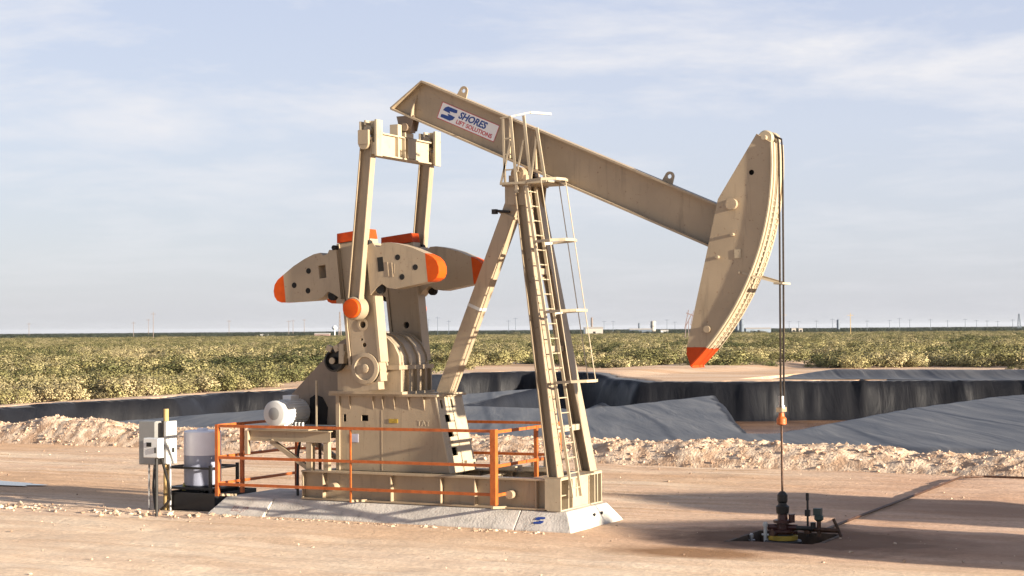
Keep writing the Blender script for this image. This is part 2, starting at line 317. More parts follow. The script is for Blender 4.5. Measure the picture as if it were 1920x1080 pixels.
def soil_material():
    mt = bpy.data.materials.new('caliche_ground'); mt.use_nodes = True; t = mt.node_tree; b = t.nodes['Principled BSDF']; l = t.links.new
    N = t.nodes.new; b.inputs['Roughness'].default_value = .95; b.inputs['Specular IOR Level'].default_value = .1
    g = N('ShaderNodeNewGeometry')
    def noise_(scale, sx=1, sy=1, det=6, rough=.55):
        mp_ = N('ShaderNodeMapping'); l(g.outputs['Position'], mp_.inputs[0]); mp_.inputs['Scale'].default_value = (sx, sy, 1); mp_.inputs['Rotation'].default_value = (0, 0, R(-6))
        n = N('ShaderNodeTexNoise'); l(mp_.outputs[0], n.inputs['Vector']); n.inputs['Scale'].default_value = scale; n.inputs['Detail'].default_value = det; n.inputs['Roughness'].default_value = rough; return n.outputs[0]
    def ramp(src, p0, c0, p1, c1, mid=None):
        r_ = N('ShaderNodeValToRGB'); l(src, r_.inputs[0]); el = r_.color_ramp.elements; el[0].position = p0; el[0].color = (*c0, 1); el[1].position = p1; el[1].color = (*c1, 1); return r_.outputs[0]
    def mixc(f, a, c):
        m_ = N('ShaderNodeMixRGB')
        if isinstance(f, float): m_.inputs[0].default_value = f
        else: l(f, m_.inputs[0])
        for s_, x in ((1, a), (2, c)):
            if isinstance(x, tuple): m_.inputs[s_].default_value = (*x, 1)
            else: l(x, m_.inputs[s_])
        return m_.outputs[0]
    W1 = (1, 1, 1); B1 = (0, 0, 0)
    col = ramp(noise_(.5, .35, 1.5), .38, (.66, .46, .32), .62, (.77, .60, .43))
    col = mixc(ramp(noise_(.16, .25, 1), .46, B1, .60, W1), col, (.64, .42, .26))     # redder scraped soil
    col = mixc(ramp(noise_(.9, .12, 2.6, 5), .50, B1, .62, (.85, .85, .85)), col, (.56, .36, .22))   # wheel streaks along the pad
    sp = N('ShaderNodeSeparateXYZ'); l(g.outputs['Position'], sp.inputs[0])
    # paler foreground caliche (Y < about -3)
    mr = N('ShaderNodeMapRange'); l(sp.outputs[1], mr.inputs[0]); mr.inputs[1].default_value = -1; mr.inputs[2].default_value = -5; mr.inputs[3].default_value = 0; mr.inputs[4].default_value = .6
    col = mixc(mr.outputs[0], col, ramp(noise_(1.1, .5, 1.6), .38, (.73, .55, .39), .62, (.84, .69, .52)))
    rd = N('ShaderNodeMapRange'); l(sp.outputs[0], rd.inputs[0]); rd.inputs[1].default_value = -5; rd.inputs[2].default_value = 0; rd.inputs[3].default_value = 0; rd.inputs[4].default_value = .8
    re_ = N('ShaderNodeMapRange'); l(sp.outputs[1], re_.inputs[0]); re_.inputs[1].default_value = -3.5; re_.inputs[2].default_value = -2; re_.inputs[3].default_value = 0; re_.inputs[4].default_value = 1
    rm = N('ShaderNodeMath'); rm.operation = 'MULTIPLY'; l(rd.outputs[0], rm.inputs[0]); l(re_.outputs[0], rm.inputs[1])
    col = mixc(rm.outputs[0], col, ramp(noise_(.7, .4, 1.8), .36, (.52, .31, .20), .64, (.72, .50, .36)))
    fine = ramp(noise_(9, 1, 1.5, 8, .7), .42, (.78, .78, .78), .62, (1.06, 1.06, 1.06))
    m2 = N('ShaderNodeMixRGB'); m2.blend_type = 'MULTIPLY'; m2.inputs[0].default_value = .8; l(col, m2.inputs[1]); l(fine, m2.inputs[2]); col = m2.outputs[0]
    # pebbles
    vo = N('ShaderNodeTexVoronoi'); l(g.outputs['Position'], vo.inputs['Vector']); vo.inputs['Scale'].default_value = 7
    pb = ramp(vo.outputs['Distance'], .05, W1, .10, B1); pn = ramp(noise_(.8), .55, B1, .6, W1)
    mm = N('ShaderNodeMath'); mm.operation = 'MULTIPLY'; l(pb, mm.inputs[0]); l(pn, mm.inputs[1]); col = mixc(mm.outputs[0], col, (.33, .2, .13))
    # oil-stained soil round the well, painted shade along the shadow bands, a foreground stain
    def blob(cx, cy, rx, ry, edge=.35):
        cmb_ = N('ShaderNodeCombineXYZ'); l(sp.outputs[0], cmb_.inputs[0]); l(sp.outputs[1], cmb_.inputs[1])
        mp_ = N('ShaderNodeMapping'); mp_.vector_type = 'POINT'; l(cmb_.outputs[0], mp_.inputs[0]); mp_.inputs['Scale'].default_value = (1 / rx, 1 / ry, 0); mp_.inputs['Location'].default_value = (-cx / rx, -cy / ry, 0)
        ln = N('ShaderNodeVectorMath'); ln.operation = 'LENGTH'; l(mp_.outputs[0], ln.inputs[0])
        ad = N('ShaderNodeMath'); ad.operation = 'MULTIPLY_ADD'; l(noise_(1.3), ad.inputs[0]); ad.inputs[1].default_value = 1.0; l(ln.outputs['Value'], ad.inputs[2])
        mr_ = N('ShaderNodeMapRange'); l(ad.outputs[0], mr_.inputs[0]); mr_.inputs[1].default_value = 1.6 - edge; mr_.inputs[2].default_value = 1.6 + edge; mr_.inputs[3].default_value = 1; mr_.inputs[4].default_value = 0
        return mr_.outputs[0]
    s1 = blob(.6, -.4, 2.5, 1.6, .3); k1 = N('ShaderNodeMath'); k1.operation = 'MULTIPLY'; l(s1, k1.inputs[0]); k1.inputs[1].default_value = .88; col = mixc(k1.outputs[0], col, (.09, .055, .038))
    for cx_, cy_, rx_, ry_ in ((5.5, -.3, 4.6, 1.7), (4.0, 6.2, 5.0, 1.5)):  # darker soil colour painted in to deepen the two tank shadow bands
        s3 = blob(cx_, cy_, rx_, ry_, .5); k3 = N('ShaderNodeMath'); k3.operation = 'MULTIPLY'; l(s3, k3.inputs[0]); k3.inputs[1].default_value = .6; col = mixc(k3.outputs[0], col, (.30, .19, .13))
    s2 = blob(-.7, -3.0, 1.35, .62, .4); k2 = N('ShaderNodeMath'); k2.operation = 'MULTIPLY'; l(s2, k2.inputs[0]); k2.inputs[1].default_value = .9; col = mixc(k2.outputs[0], col, (.25, .135, .065))
    # distance along view (camera ground axis): far plain is scrub-coloured, then blue-green
    dt = N('ShaderNodeVectorMath'); dt.operation = 'DOT_PRODUCT'; l(g.outputs['Position'], dt.inputs[0]); dt.inputs[1].default_value = (-math.sin(TH), math.cos(TH), 0)
    fr = N('ShaderNodeMapRange'); l(dt.outputs['Value'], fr.inputs[0]); fr.inputs[1].default_value = 150; fr.inputs[2].default_value = 190
    veg = ramp(noise_(.25, 1, 1, 8, .7), .40, (.16, .14, .06), .6, (.42, .33, .20))
    col = mixc(fr.outputs[0], col, veg)
    fr2 = N('ShaderNodeMapRange'); l(dt.outputs['Value'], fr2.inputs[0]); fr2.inputs[1].default_value = 800; fr2.inputs[2].default_value = 1000
    col = mixc(fr2.outputs[0], col, (.030, .040, .034))
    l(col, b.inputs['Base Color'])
    bp = N('ShaderNodeBump'); l(noise_(6, 1, 1, 10, .75), bp.inputs['Height']); bp.inputs['Strength'].default_value = .55; bp.inputs['Distance'].default_value = .06; l(bp.outputs[0], b.inputs['Normal'])
    return mt
xs = lines(-34, 12, .16, -9000, 9000, (CEL[0], CEL[2])); ys = lines(-13, 16, .16, -120, 12000, (CEL[1], CEL[3]))
# pit zone lines stay fine enough
ys = np.array(sorted([y for y in ys if not 16.05 < y < 130] + list(np.arange(16.4, 130, .9)))); xs = np.array(sorted([x for x in xs if not -75 < x < -34.1] + list(np.arange(-75, -34.3, .9))))
X, Y = np.meshgrid(xs, ys, indexing='ij')
Z, SD, T = base_z(X, Y)
Z = Z - np.where((SD < 1.5) | ((Y > 16.6) & (Y < 64) & (X > -36) & (X < 18)) | ((Y > 84) & (Y < 99) & (X > -30) & (X < 12)), .28, 0)
Z = Z - 1.0 * np.clip(1.2 - SD, 0, 1)
near = np.clip((17 - Y) / 3, 0, 1) * np.clip((Y + 40) / 10, 0, 1) * (np.abs(X + 10) < 40)
keepflat = np.clip(np.maximum(np.abs(X + 8) / 5 - .9, np.abs(Y) / 1.9 - .75), 0, 1)
Z = Z + near * (.05 * fbm(X / 2.4, Y / 1.2, 4) + .018 * fbm(X * 1.6, Y * 2.6, 3)) * (.25 + .75 * keepflat)
for y0_, sl2, ph in ((-4.6, -.10, 0), (-6.3, -.10, 1), (-8.4, .06, 2), (-10.0, .06, 3), (9.5, .02, 4), (11.2, .02, 5), (6.8, .05, 6)):
    yy = Y - (y0_ + sl2 * (X + 6) + .35 * np.sin(X / 5 + ph)); Z = Z + near * keepflat * (-.035 * np.exp(-(yy / .2) ** 2) + .022 * np.exp(-((np.abs(yy) - .36) / .13) ** 2)) * (.5 + 1.4 * np.clip(fbm(X / 3 + ph * 9, Y / 9, 2) + .3, 0, 1))
Z = Z + near * .10 * np.exp(-((X + 15.6) / 1.8) ** 2 - ((Y + 1.9) / .45) ** 2)      # little spoil line left of the posts
xc, yc = (xs[:-1] + xs[1:]) / 2, (ys[:-1] + ys[1:]) / 2
XC, YC = np.meshgrid(xc, yc, indexing='ij')
keep = ~((XC > CEL[0]) & (XC < CEL[2]) & (YC > CEL[1]) & (YC < CEL[3]))
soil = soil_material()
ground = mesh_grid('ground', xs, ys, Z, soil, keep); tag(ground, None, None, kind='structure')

# dirt berm along the back edge of the pad
bx = np.arange(-70, 32, .085); by = np.arange(13.4, 18.2, .085); X, Y = np.meshgrid(bx, by, indexing='ij')
cy = 16.0 + .35 * fbm(X / 6, X * 0 + 2, 2) - .5 * np.clip((X + 4) / 6, 0, 1); hw = 1.65
q_ = np.clip(1 - np.abs(Y - cy) / hw, 0, 1); prof = np.minimum(q_ * 1.9, 1) ** .8
hh = .60 + .20 * fbm(X / 5, X * 0 + 7, 3) + .28 * np.exp(-((X + 32) / 3.2) ** 2)
Zb = prof * hh + np.where(prof > 0, (.17 * fbm(X * .8, Y * 1.1, 3) + .06 * fbm(X * 5, Y * 5, 3)) * (.3 + prof), 0) - .06
Zb = np.where(prof <= 0, -.2, Zb)
bermmat = mat('berm_soil', (.66, .51, .37), .95, var=.2, scale=3.2, bump=.7, bscale=14, col2=(.42, .28, .185), spec=.1, ramp=(.4, .6))
berm = mesh_grid('dirt_berm', bx, by, Zb, bermmat); tag(berm, None, None, kind='structure')
def rock_shape(rs, n=1):
    b = bmesh.new(); bmesh.ops.create_icosphere(b, subdivisions=1, radius=1)
    P = np.array([v.co[:] for v in b.verts]); F = [tuple(v.index for v in f.verts) for f in b.faces]; b.free(); return P, F
RP, RF = rock_shape(0)
def rocks(name, pts, label, m_='rock'):
    rs = np.random.RandomState(5); VV = []; FF = []; k = 0
    for (x, y, z, s) in pts:
        p = RP * (1 + .35 * (rs.rand(len(RP), 1) - .5) * 2) * np.array([s * (.7 + .8 * rs.rand()), s * (.7 + .6 * rs.rand()), s * (.5 + .5 * rs.rand())]); a = rs.rand() * 6.28
        c_, s_ = math.cos(a), math.sin(a); q = np.stack([p[:, 0] * c_ - p[:, 1] * s_ + x, p[:, 0] * s_ + p[:, 1] * c_ + y, p[:, 2] + z], 1)
        VV.append(q); FF += [(a_ + k, b_ + k, c__ + k) for a_, b_, c__ in RF]; k += len(q)
    me = bpy.data.meshes.new(name); me.from_pydata(np.concatenate(VV).tolist(), [], FF); me.materials.append(M[m_])
    o = bpy.data.objects.new(name, me); sc.collection.objects.link(o); return tag(o, label, 'rocks', kind='stuff')
rs = np.random.RandomState(11); pts = []
for i in range(16000):
    ix = rs.randint(len(bx)); iy = rs.randint(len(by))
    if prof[ix, iy] > .03 and bx[ix] > -50 and bx[ix] < 20: pts.append((bx[ix], by[iy], Zb[ix, iy] + .005, .012 + .06 * rs.rand() ** 3))
rocks('berm_rubble', pts, 'pale broken stones scattered over the dirt berm behind the pumping unit')
pts = []
for i in range(1500):
    x = rs.uniform(-30, 9); y = rs.uniform(-12, 14)
    if -13 < x < -3.8 and abs(y) < 1.5 or (CEL[0] < x < CEL[2] and CEL[1] < y < CEL[3]): continue
    pts.append((x, y, .0, .008 + .028 * rs.rand() ** 4))
for i in range(260): pts.append((rs.normal(-15.5, 1.6), rs.normal(-2.0, .3), .03, .02 + .05 * rs.rand() ** 2))
for i in range(160): pts.append((rs.uniform(-12.5, -4.2), rs.normal(-1.62, .1), .0, .015 + .04 * rs.rand() ** 2))
rocks('loose_stones', pts, 'small loose stones lying on the bare pad around the pumping unit', 'stone')

# black pit liner: one sheet following the benches, walls and floor
lx = np.arange(-56, 18, .27); ly = np.arange(16.5, 99, .27); X, Y = np.meshgrid(lx, ly, indexing='ij')
Zl, SD, T = base_z(X, Y)
wall = np.clip(T * (1 - T) * 4, 0, 1)
u_ = X * .9 + Y * .45
CRK = X * -math.sin(TH) + Y * math.cos(TH)
Zl = Zl + .025 * fbm((X * math.cos(TH) + Y * math.sin(TH)) * 1.1, CRK * .12, 3) * (SD > 0) + wall * (1.3 * np.abs(fbm(u_ * .6, (X - Y) * .05 + 5, 3)) + .85 * fbm(u_ * 1.4, X * .1, 2)) + .03 * fbm(X * .9, Y * .3, 3) + .0 * np.sin(u_ * .0 + X * 1.15) * (SD > 0)
XC, YC = X[:-1, :-1], Y[:-1, :-1]; SC = SD[:-1, :-1] + .8 * fbm(XC / 2, YC / 2, 2)
keep = (SC < 1.0) | ((XC > -35) & (YC < 63)) | ((XC > -28) & (YC > 85) & (YC < 95.5 + .04 * XC))
keep &= YC > 16.6
lm = bpy.data.materials.new('pit_liner_plastic'); lm.use_nodes = True; t = lm.node_tree; bs = t.nodes['Principled BSDF']; N = t.nodes.new; l = t.links.new
bs.inputs['Roughness'].default_value = .48; bs.inputs['Specular IOR Level'].default_value = .38
g = N('ShaderNodeNewGeometry'); m0 = N('ShaderNodeMapping'); l(g.outputs['Position'], m0.inputs[0]); m0.inputs['Rotation'].default_value = (0, 0, R(-117))
mp_ = N('ShaderNodeMapping'); l(m0.outputs[0], mp_.inputs[0]); mp_.inputs['Scale'].default_value = (.085, 1.0, .12)
na = N('ShaderNodeTexNoise'); l(mp_.outputs[0], na.inputs['Vector']); na.inputs['Scale'].default_value = 1.0; na.inputs['Detail'].default_value = 6; na.inputs['Distortion'].default_value = .5
def rmp(src, p0, c0, p1, c1):
    r_ = N('ShaderNodeValToRGB'); l(src, r_.inputs[0]); r_.color_ramp.elements[0].position = p0; r_.color_ramp.elements[0].color = (*c0, 1); r_.color_ramp.elements[1].position = p1; r_.color_ramp.elements[1].color = (*c1, 1); return r_.outputs[0]
def mxr(f, a_, b_):
    m_ = N('ShaderNodeMixRGB'); l(f, m_.inputs[0])
    for k_, x_ in ((1, a_), (2, b_)):
        if isinstance(x_, tuple): m_.inputs[k_].default_value = (*x_, 1)
        else: l(x_, m_.inputs[k_])
    return m_.outputs[0]
bare = rmp(na.outputs[0], .34, (.006, .0065, .009), .75, (.014, .014, .016)); flat_sheen = rmp(na.outputs[0], .36, (.042, .042, .043), .62, (.112, .108, .102))  # sky sheen on flat liner and dark creases are painted into these tones
sn = N('ShaderNodeSeparateXYZ'); l(g.outputs['True Normal'], sn.inputs[0]); an = N('ShaderNodeMath'); an.operation = 'ABSOLUTE'; l(sn.outputs[2], an.inputs[0])
flat_ = rmp(an.outputs[0], .90, (0, 0, 0), .985, (1, 1, 1)); col_ = mxr(flat_, bare, flat_sheen); msp = N('ShaderNodeMapRange'); l(flat_, msp.inputs[0]); msp.inputs[3].default_value = .14; msp.inputs[4].default_value = .38; l(msp.outputs[0], bs.inputs['Specular IOR Level'])
wv = N('ShaderNodeTexWave'); wv.bands_direction = 'Y'; l(m0.outputs[0], wv.inputs['Vector']); wv.inputs['Scale'].default_value = .05; wv.inputs['Distortion'].default_value = .8; wv.inputs['Detail'].default_value = 1
col_ = mxr(rmp(wv.outputs['Fac'], 0, (0, 0, 0), .010, (1, 1, 1)), (.012, .012, .014), col_); l(col_, bs.inputs['Base Color'])
bp = N('ShaderNodeBump'); l(na.outputs[0], bp.inputs['Height']); bp.inputs['Strength'].default_value = .6; bp.inputs['Distance'].default_value = .12; 
mq_ = N('ShaderNodeMapping'); l(m0.outputs[0], mq_.inputs[0]); mq_.inputs['Scale'].default_value = (.12, 1.0, .25); nb = N('ShaderNodeTexNoise'); l(mq_.outputs[0], nb.inputs['Vector']); nb.inputs['Scale'].default_value = 1; nb.inputs['Detail'].default_value = 4; nb.inputs['Distortion'].default_value = 1.2
bq = N('ShaderNodeBump'); l(nb.outputs[0], bq.inputs['Height']); bq.inputs['Strength'].default_value = .6; bq.inputs['Distance'].default_value = .12; l(bp.outputs[0], bq.inputs['Normal']); l(bq.outputs[0], bs.inputs['Normal'])
liner = mesh_grid('pit_liner', lx, ly, Zl, lm, keep)
md = liner.modifiers.new('thickness', 'SOLIDIFY'); md.thickness = .02
tag(liner, 'wrinkled black plastic liner covering the banks and walls of the pit behind the berm', 'pit liner')
rs = np.random.RandomState(2)
b = MB(); b.box((-52, 60, -2.36), (4, 90, -2.33)); o = b.build('pit_water', mat('muddy_water', (.10, .05, .03), .25, var=.4, scale=.35, col2=(.28, .16, .09)), smooth=False); tag(o, None, None, kind='structure')
b = MB(); n = 26
pp = [( -24.5 + 3.9 * math.cos(2 * math.pi * i / n) * (1 + .25 * math.sin(3 * i)), 2.1 + .62 * math.sin(2 * math.pi * i / n) * (1 + .2 * math.cos(5 * i))) for i in range(n)]
b.plate(pp, (0, 0, .035), (1, 0, 0), (0, 1, 0), .01); pu = b.build('puddle', mat('puddle_water', (.35, .30, .26), .06, var=.05, spec=.9), smooth=False); tag(pu, None, None, kind='structure')

# ---------------------------------------------------------------- pumping unit
U = thing('pumping_unit', 'tan beam pumping unit with orange tipped counterweights and tilted walking beam on a concrete pad', 'pump jack', (-7.5, 0, .37))
# skid
b = MB()
for y in (-.85, .85):
    b.ibeam((-10.43, y, .69), (-4.58, y, .69), .62, .30, .035, .02)
    for x in (-10.42, -9.9, -8.2, -7.0, -6.2, -4.8): b.box((x, y - .13, .41), (x + .02, y + .13, .97))
for x in (-10.35, -9.6, -8.6, -7.4, -6.4, -5.2): b.ibeam((x, -.69, .69), (x, .69, .69), .5, .2, .025, .02)
b.build('skid_frame', 'tan', U)
for x in (-9.61, -5.35):
    for y, s in ((-.85, -1), (.85, 1)):
        MB().tube((x, y + s * .01, .67), (x, y + s * .22, .67), .085, n=16).build('lifting_lug', 'tan', U)
b = MB()                                         # cast foot that carries the front posts
b.box((-4.57, -1.02, .375), (-4.53, 1.02, .985)); b.box((-4.57, -1.02, .985), (-4.22, 1.02, 1.015)); b.box((-4.57, -1.02, .375), (-4.22, 1.02, .40))
for y in (-1.0, -.62, -.42, .38, .66, .8, 1.0): b.box((-4.53, y - .015, .40), (-4.23, y + .015, .985))
b.box((-4.30, -.42, .40), (-4.25, .38, .985)); b.box((-4.53, -1.02, .40), (-4.22, -.985, .985)); b.box((-4.50, -1.0, .66), (-4.27, -.6, .68))
b.build('front_foot', 'cream', U)
# gear base
b = MB()
prof_ = [(-9.75, 1.0), (-7.0, 1.0), (-7.35, 2.6), (-9.75, 2.6)]
hs = [rect(-9.15, 2.07, -8.98, 2.19)]
b.xz(prof_, -.55, .02, [rect(-9.16, 2.06, -8.99, 2.19), rect(-9.62, 2.04, -9.55, 2.20)]); b.xz(prof_, .55, .02)
b.box((-9.76, -.56, 1.0), (-9.73, .56, 2.6)); b.box((-9.95, -.64, 2.6), (-7.25, .64, 2.645))
for x in (-9.45, -8.86, -8.62, -8.33, -7.98, -7.6): b.plate([(0, 0), (.07, 0), (.0, -.3)], (x, -.56, 2.6), (0, -1, 0), (0, 0, 1), .018)
b.box((-8.66, -.565, 1.02), (-8.645, -.56, 2.3)); b.box((-9.79, -.60, 1.0), (-9.70, -.565, 2.6))
gb = b.build('gear_base', 'tan', U, smooth=False)
MB().box((-9.5, -.42, 1.2), (-8.2, -.40, 2.5)).build('shade_sheet', 'hole', gb)  # dark sheet painting the shade behind the side openings
# sloping white end plate with openings
ey = (V((-7.35, 0, 2.6)) - V((-7.0, 0, 1.0))).normalized(); Lp = (V((-7.35, 0, 2.6)) - V((-7.0, 0, 1.0))).length
b = MB(); hol = [rect(-.42, 1.38, -.33, 1.56), rect(.02, 1.38, .11, 1.56), rect(-.34, 1.08, -.12, 1.24), rect(-.34, .76, -.12, .92), rect(-.32, .36, -.10, .54)]
b.plate([(-.57, 0), (.57, 0), (.57, Lp), (-.57, Lp)], (-6.985, 0, 1.0), (0, 1, 0), ey, .03, hol)
b.bar(V((-6.96, -.3, 1.0)) + ey * .66, V((-6.96, .55, 1.0)) + ey * .66, .10, .05, ey); b.bar(V((-6.96, .1, 1.0)) + ey * .2, V((-6.96, .55, 1.0)) + ey * .2, .12, .06, ey)
b.build('end_plate', 'cream', gb, smooth=False)
MB().plate(rect(-.5, .1, .5, Lp - .08), (-7.2, 0, 1.0), (0, 1, 0), ey, .01).build('shade_sheet', 'hole', gb)  # near-black sheet for the shade seen through the end plate openings
MB().box((-8.47, -.572, 2.03), (-8.25, -.562, 2.12)).build('warning_sticker', 'yellow', gb)
MB().box((-9.40, -.572, 1.60), (-9.24, -.562, 1.78)).build('sticker', mat('pale_sticker', (.45, .45, .55), .5), gb)
text('TAT', 'raised_letters', 'cream', gb, (-7.78, -.562, 1.98), (1, 0, 0), (0, 0, 1), .17)
# clamp blocks on the far skid beam
for x in (-6.7, -5.9):
    b = MB(); b.box((x, .62, 1.0), (x + .62, 1.0, 1.09))
    for k in (.15, .45): b.tube((x + k, .8, 1.09), (x + k, .8, 1.24), .03, n=8)
    b.build('clamp_block', 'cream', U)
# rear motor frame
b = MB()
for y in (-.85, .55): b.ibeam((-11.9, y, 1.72), (-9.76, y, 1.72), .25, .16, .02, .015)
for x in (-11.85, -11.4, -10.9, -10.3): b.ibeam((x, -.78, 1.72), (x, .48, 1.72), .18, .1, .015, .012)
for y in (-.85, .55):
    b.bar((-10.28, y, 1.0), (-10.28, y, 1.6), .14, .14, (1, 0, 0)); b.bar((-9.85, y, 1.0), (-9.85, y, 1.6), .12, .12, (1, 0, 0)); b.bar((-11.3, y, 1.6), (-10.3, y, 1.02), .1, .1)
b.box((-11.85, -.9, 1.85), (-10.3, .45, 1.87)); b.box((-11.95, -.95, 1.3), (-11.87, -.85, 1.82))
b.build('motor_frame', 'tan', U)
MB().box((-9.80, -.5, 1.02), (-9.78, .5, 1.55)).build('shade_sheet', 'hole', U)  # dark sheet painting shade on the rear of the gear base
mo = MB()
mo.lathe((-11.17, -.75, 2.2), (0, 1, 0), [(0, .25), (.02, .278), (.80, .278), (.83, .25), (.88, .2), (.89, .06), (1.0, .05)], 32)
for i in range(26):
    a = 2 * math.pi * i / 26
    if -2.2 < a - math.pi * 1.5 < -.1 and False: continue
    p = V((-11.17 + .280 * math.cos(a), 0, 2.2 + .280 * math.sin(a))); mo.bar((p.x, -.70, p.z), (p.x, .03, p.z), .014, .03, (math.cos(a), 0, math.sin(a)))
mo.box((-11.42, -.6, 1.87), (-10.92, -.05, 1.93)); mo.box((-11.36, -.55, 1.9), (-11.3, -.1, 2.0)); mo.box((-11.04, -.55, 1.9), (-10.98, -.1, 2.0)); mo.box((-11.28, -.45, 2.44), (-11.06, -.15, 2.58))
mot = mo.build('motor', 'white', U)  # body colour whiter than the cover, to counter the shade on it
fc = MB(); fc.lathe((-11.17, -.95, 2.2), (0, 1, 0), [(0, .255), (.01, .275), (.025, .285), (.20, .285), (.21, .26)], 32)
fan = fc.build('fan_cover', 'motorw', mot)  # cover colour duller than the body, to hold down sun glare
MB().lathe((-11.17, -.955, 2.2), (0, 1, 0), [(0, .13), (.004, .14)], 28).build('grille', 'grey', mot)
for k in range(3):
    MB().tube((-10.86 + k * .09, -.55, 1.9), (-10.86 + k * .09, -.55, 2.0), .025, n=8).build('slide_bolt', 'white', mot)
# belt guard
bgp = [(-9.75, 3.84), (-9.98, 3.86), (-10.2, 3.76), (-11.5, 2.58), (-11.62, 2.4), (-11.62, 2.05), (-11.45, 1.9), (-9.75, 1.9)]
b = MB(); b.xz(bgp, .22, .02); b.xz(bgp, .5, .02)
for i in range(len(bgp)):
    a, c = bgp[i], bgp[(i + 1) % len(bgp)]; b.add([(a[0], .21, a[1]), (c[0], .21, c[1]), (c[0], .51, c[1]), (a[0], .51, a[1])], [(0, 1, 2, 3)])
b.box((-10.95, .19, 3.0), (-10.3, .21, 3.012)) if False else None
bgd = b.build('belt_guard', mat('brown_guard_paint', (.235, .18, .13), .55, var=.1, streak=.4), U, smooth=False)
b = MB(); b.xz([(-11.0, 1.92), (-10.55, 1.92), (-10.52, 2.3), (-10.66, 2.52), (-10.85, 2.58), (-11.0, 2.5)], .202, .01); b.build('belt_opening', 'hole', bgd, smooth=False)
MB().bar((-10.32, -.55, 1.6), (-10.32, -.55, 2.92), .035, .035, (1, 0, 0)).build('brake_lever', 'cream', U)
MB().path([(-11.0, -.1, 1.85), (-11.05, -.2, 1.3), (-11.0, -.3, .7), (-10.95, -.35, .02)], .03).build('motor_cable', 'black', U)
MB().bar((-10.8, .3, .35), (-10.8, .3, 1.62), .05, .05, (1, 0, 0)).build('conduit', 'rust', U)
# gearbox
b = MB()
b.box((-9.7, -.66, 2.645), (-8.18, .66, 3.2)); b.box((-9.78, -.74, 3.17), (-8.10, .74, 3.26)); b.box((-9.9, -.7, 2.645), (-8.06, .7, 2.70))
dome = [(-9.7, 3.26), (-8.2, 3.26), (-8.22, 3.45), (-8.34, 3.68), (-8.55, 3.86), (-8.8, 3.93), (-9.05, 3.88), (-9.35, 3.72), (-9.6, 3.55), (-9.72, 3.4)]
b.xz(dome, 0, 1.16)
for y in (-.6, -.2, .2, .6): b.xz([(x * 1.0 + (x + 8.9) * .05, z + (z - 3.26) * .06) for x, z in dome], y, .035)
for y in (-.64, -.3, .05, .4, .64): b.box((-8.18, y - .02, 2.70), (-8.11, y + .02, 3.17))
for y in (-.55, -.25, .1, .45): b.tube((-8.13, y, 3.26), (-8.13, y, 3.32), .025, n=8)
gbx = b.build('gearbox', 'tan', U)
for s in (-1, 1):
    MB().lathe((-8.75, s * .66, 3.2), (0, s, 0), [(0, .34), (.05, .34), (.06, .24), (.12, .24)], 24).build('shaft_housing', 'tan', gbx)
b = MB(); b.lathe((-9.66, -.68, 3.36), (0, -1, 0), [(0, .1), (.06, .1), (.07, .24), (.2, .24), (.21, .20), (.12, .18), (.12, .08), (.24, .07), (.25, .03)], 24); dr = b.build('brake_drum', 'dark', gbx)
b = MB()
for a0 in (20, 60, 100): b.bar((-9.66 + .24 * math.cos(R(a0)), -.85, 3.36 + .24 * math.sin(R(a0))), (-9.66 + .33 * math.cos(R(a0 + 20)), -.85, 3.36 + .33 * math.sin(R(a0 + 20))), .12, .13, (0, 1, 0))
b.box((-9.5, -.92, 3.3), (-9.38, -.78, 3.72)); b.tube((-9.66, -.95, 3.36), (-9.66, -.75, 3.36), .07, n=12)
b.build('brake_shoe', 'cream', gbx)
# samson post
LG = []
def leg_pts(s): return V((-4.43, s * .80, 1.01)), V((-5.40, s * .27, 6.98))
for s in (-1, 1):
    p, q = leg_pts(s); b = MB(); b.ibeam(p, q, .235, .31, .022, .02, (1, 0, 0)); b.cbox((p.x, p.y, 1.03), (.42, .4, .03)); lg = b.build('post_leg', 'tan', U)
    for k in range(1, 22):
        c = p.lerp(q, k / 22) + V((.125, 0, 0))
        if s < 0: MB().cbox(c, (.012, .24, .03)).build('step_clamp', 'tan_worn', lg)
for z in (1.97, 3.6, 5.2):
    t = (z - 1.01) / 5.97; a, c = leg_pts(-1)[0].lerp(leg_pts(-1)[1], t), leg_pts(1)[0].lerp(leg_pts(1)[1], t)
    MB().bar(a, c, .1 if z > 2 else .14, .12).build('cross_brace', 'cream' if z < 2 else 'tan', U)
b = MB(); b.bar((-7.40, 0, 2.645), (-5.64, 0, 6.80), .30, .30, (1, 0, 0)); b.cbox((-7.4, 0, 2.66), (.6, .5, .03))
b.bar(V((-7.40, 0, 2.645)).lerp(V((-5.64, 0, 6.80)), .895), V((-7.40, 0, 2.645)).lerp(V((-5.64, 0, 6.80)), .905), .36, .36, (1, 0, 0))
rl = b.build('rear_post_leg', 'tan', U)
P0, P1 = V((-7.40, 0, 2.645)), V((-5.64, 0, 6.80))
MB().bar(P0.lerp(P1, .435), P0.lerp(P1, .45), .306, .306, (1, 0, 0)).build('paint_band', 'lgrey', rl)
b = MB(); c = P0.lerp(P1, .92); b.tube((c.x - .32, -.2, c.z + .02), (c.x + .05, -.2, c.z - .02), .03, n=8); b.cbox((c.x - .3, -.2, c.z), (.1, .1, .1)); b.build('jack_bolt', 'dark', rl)
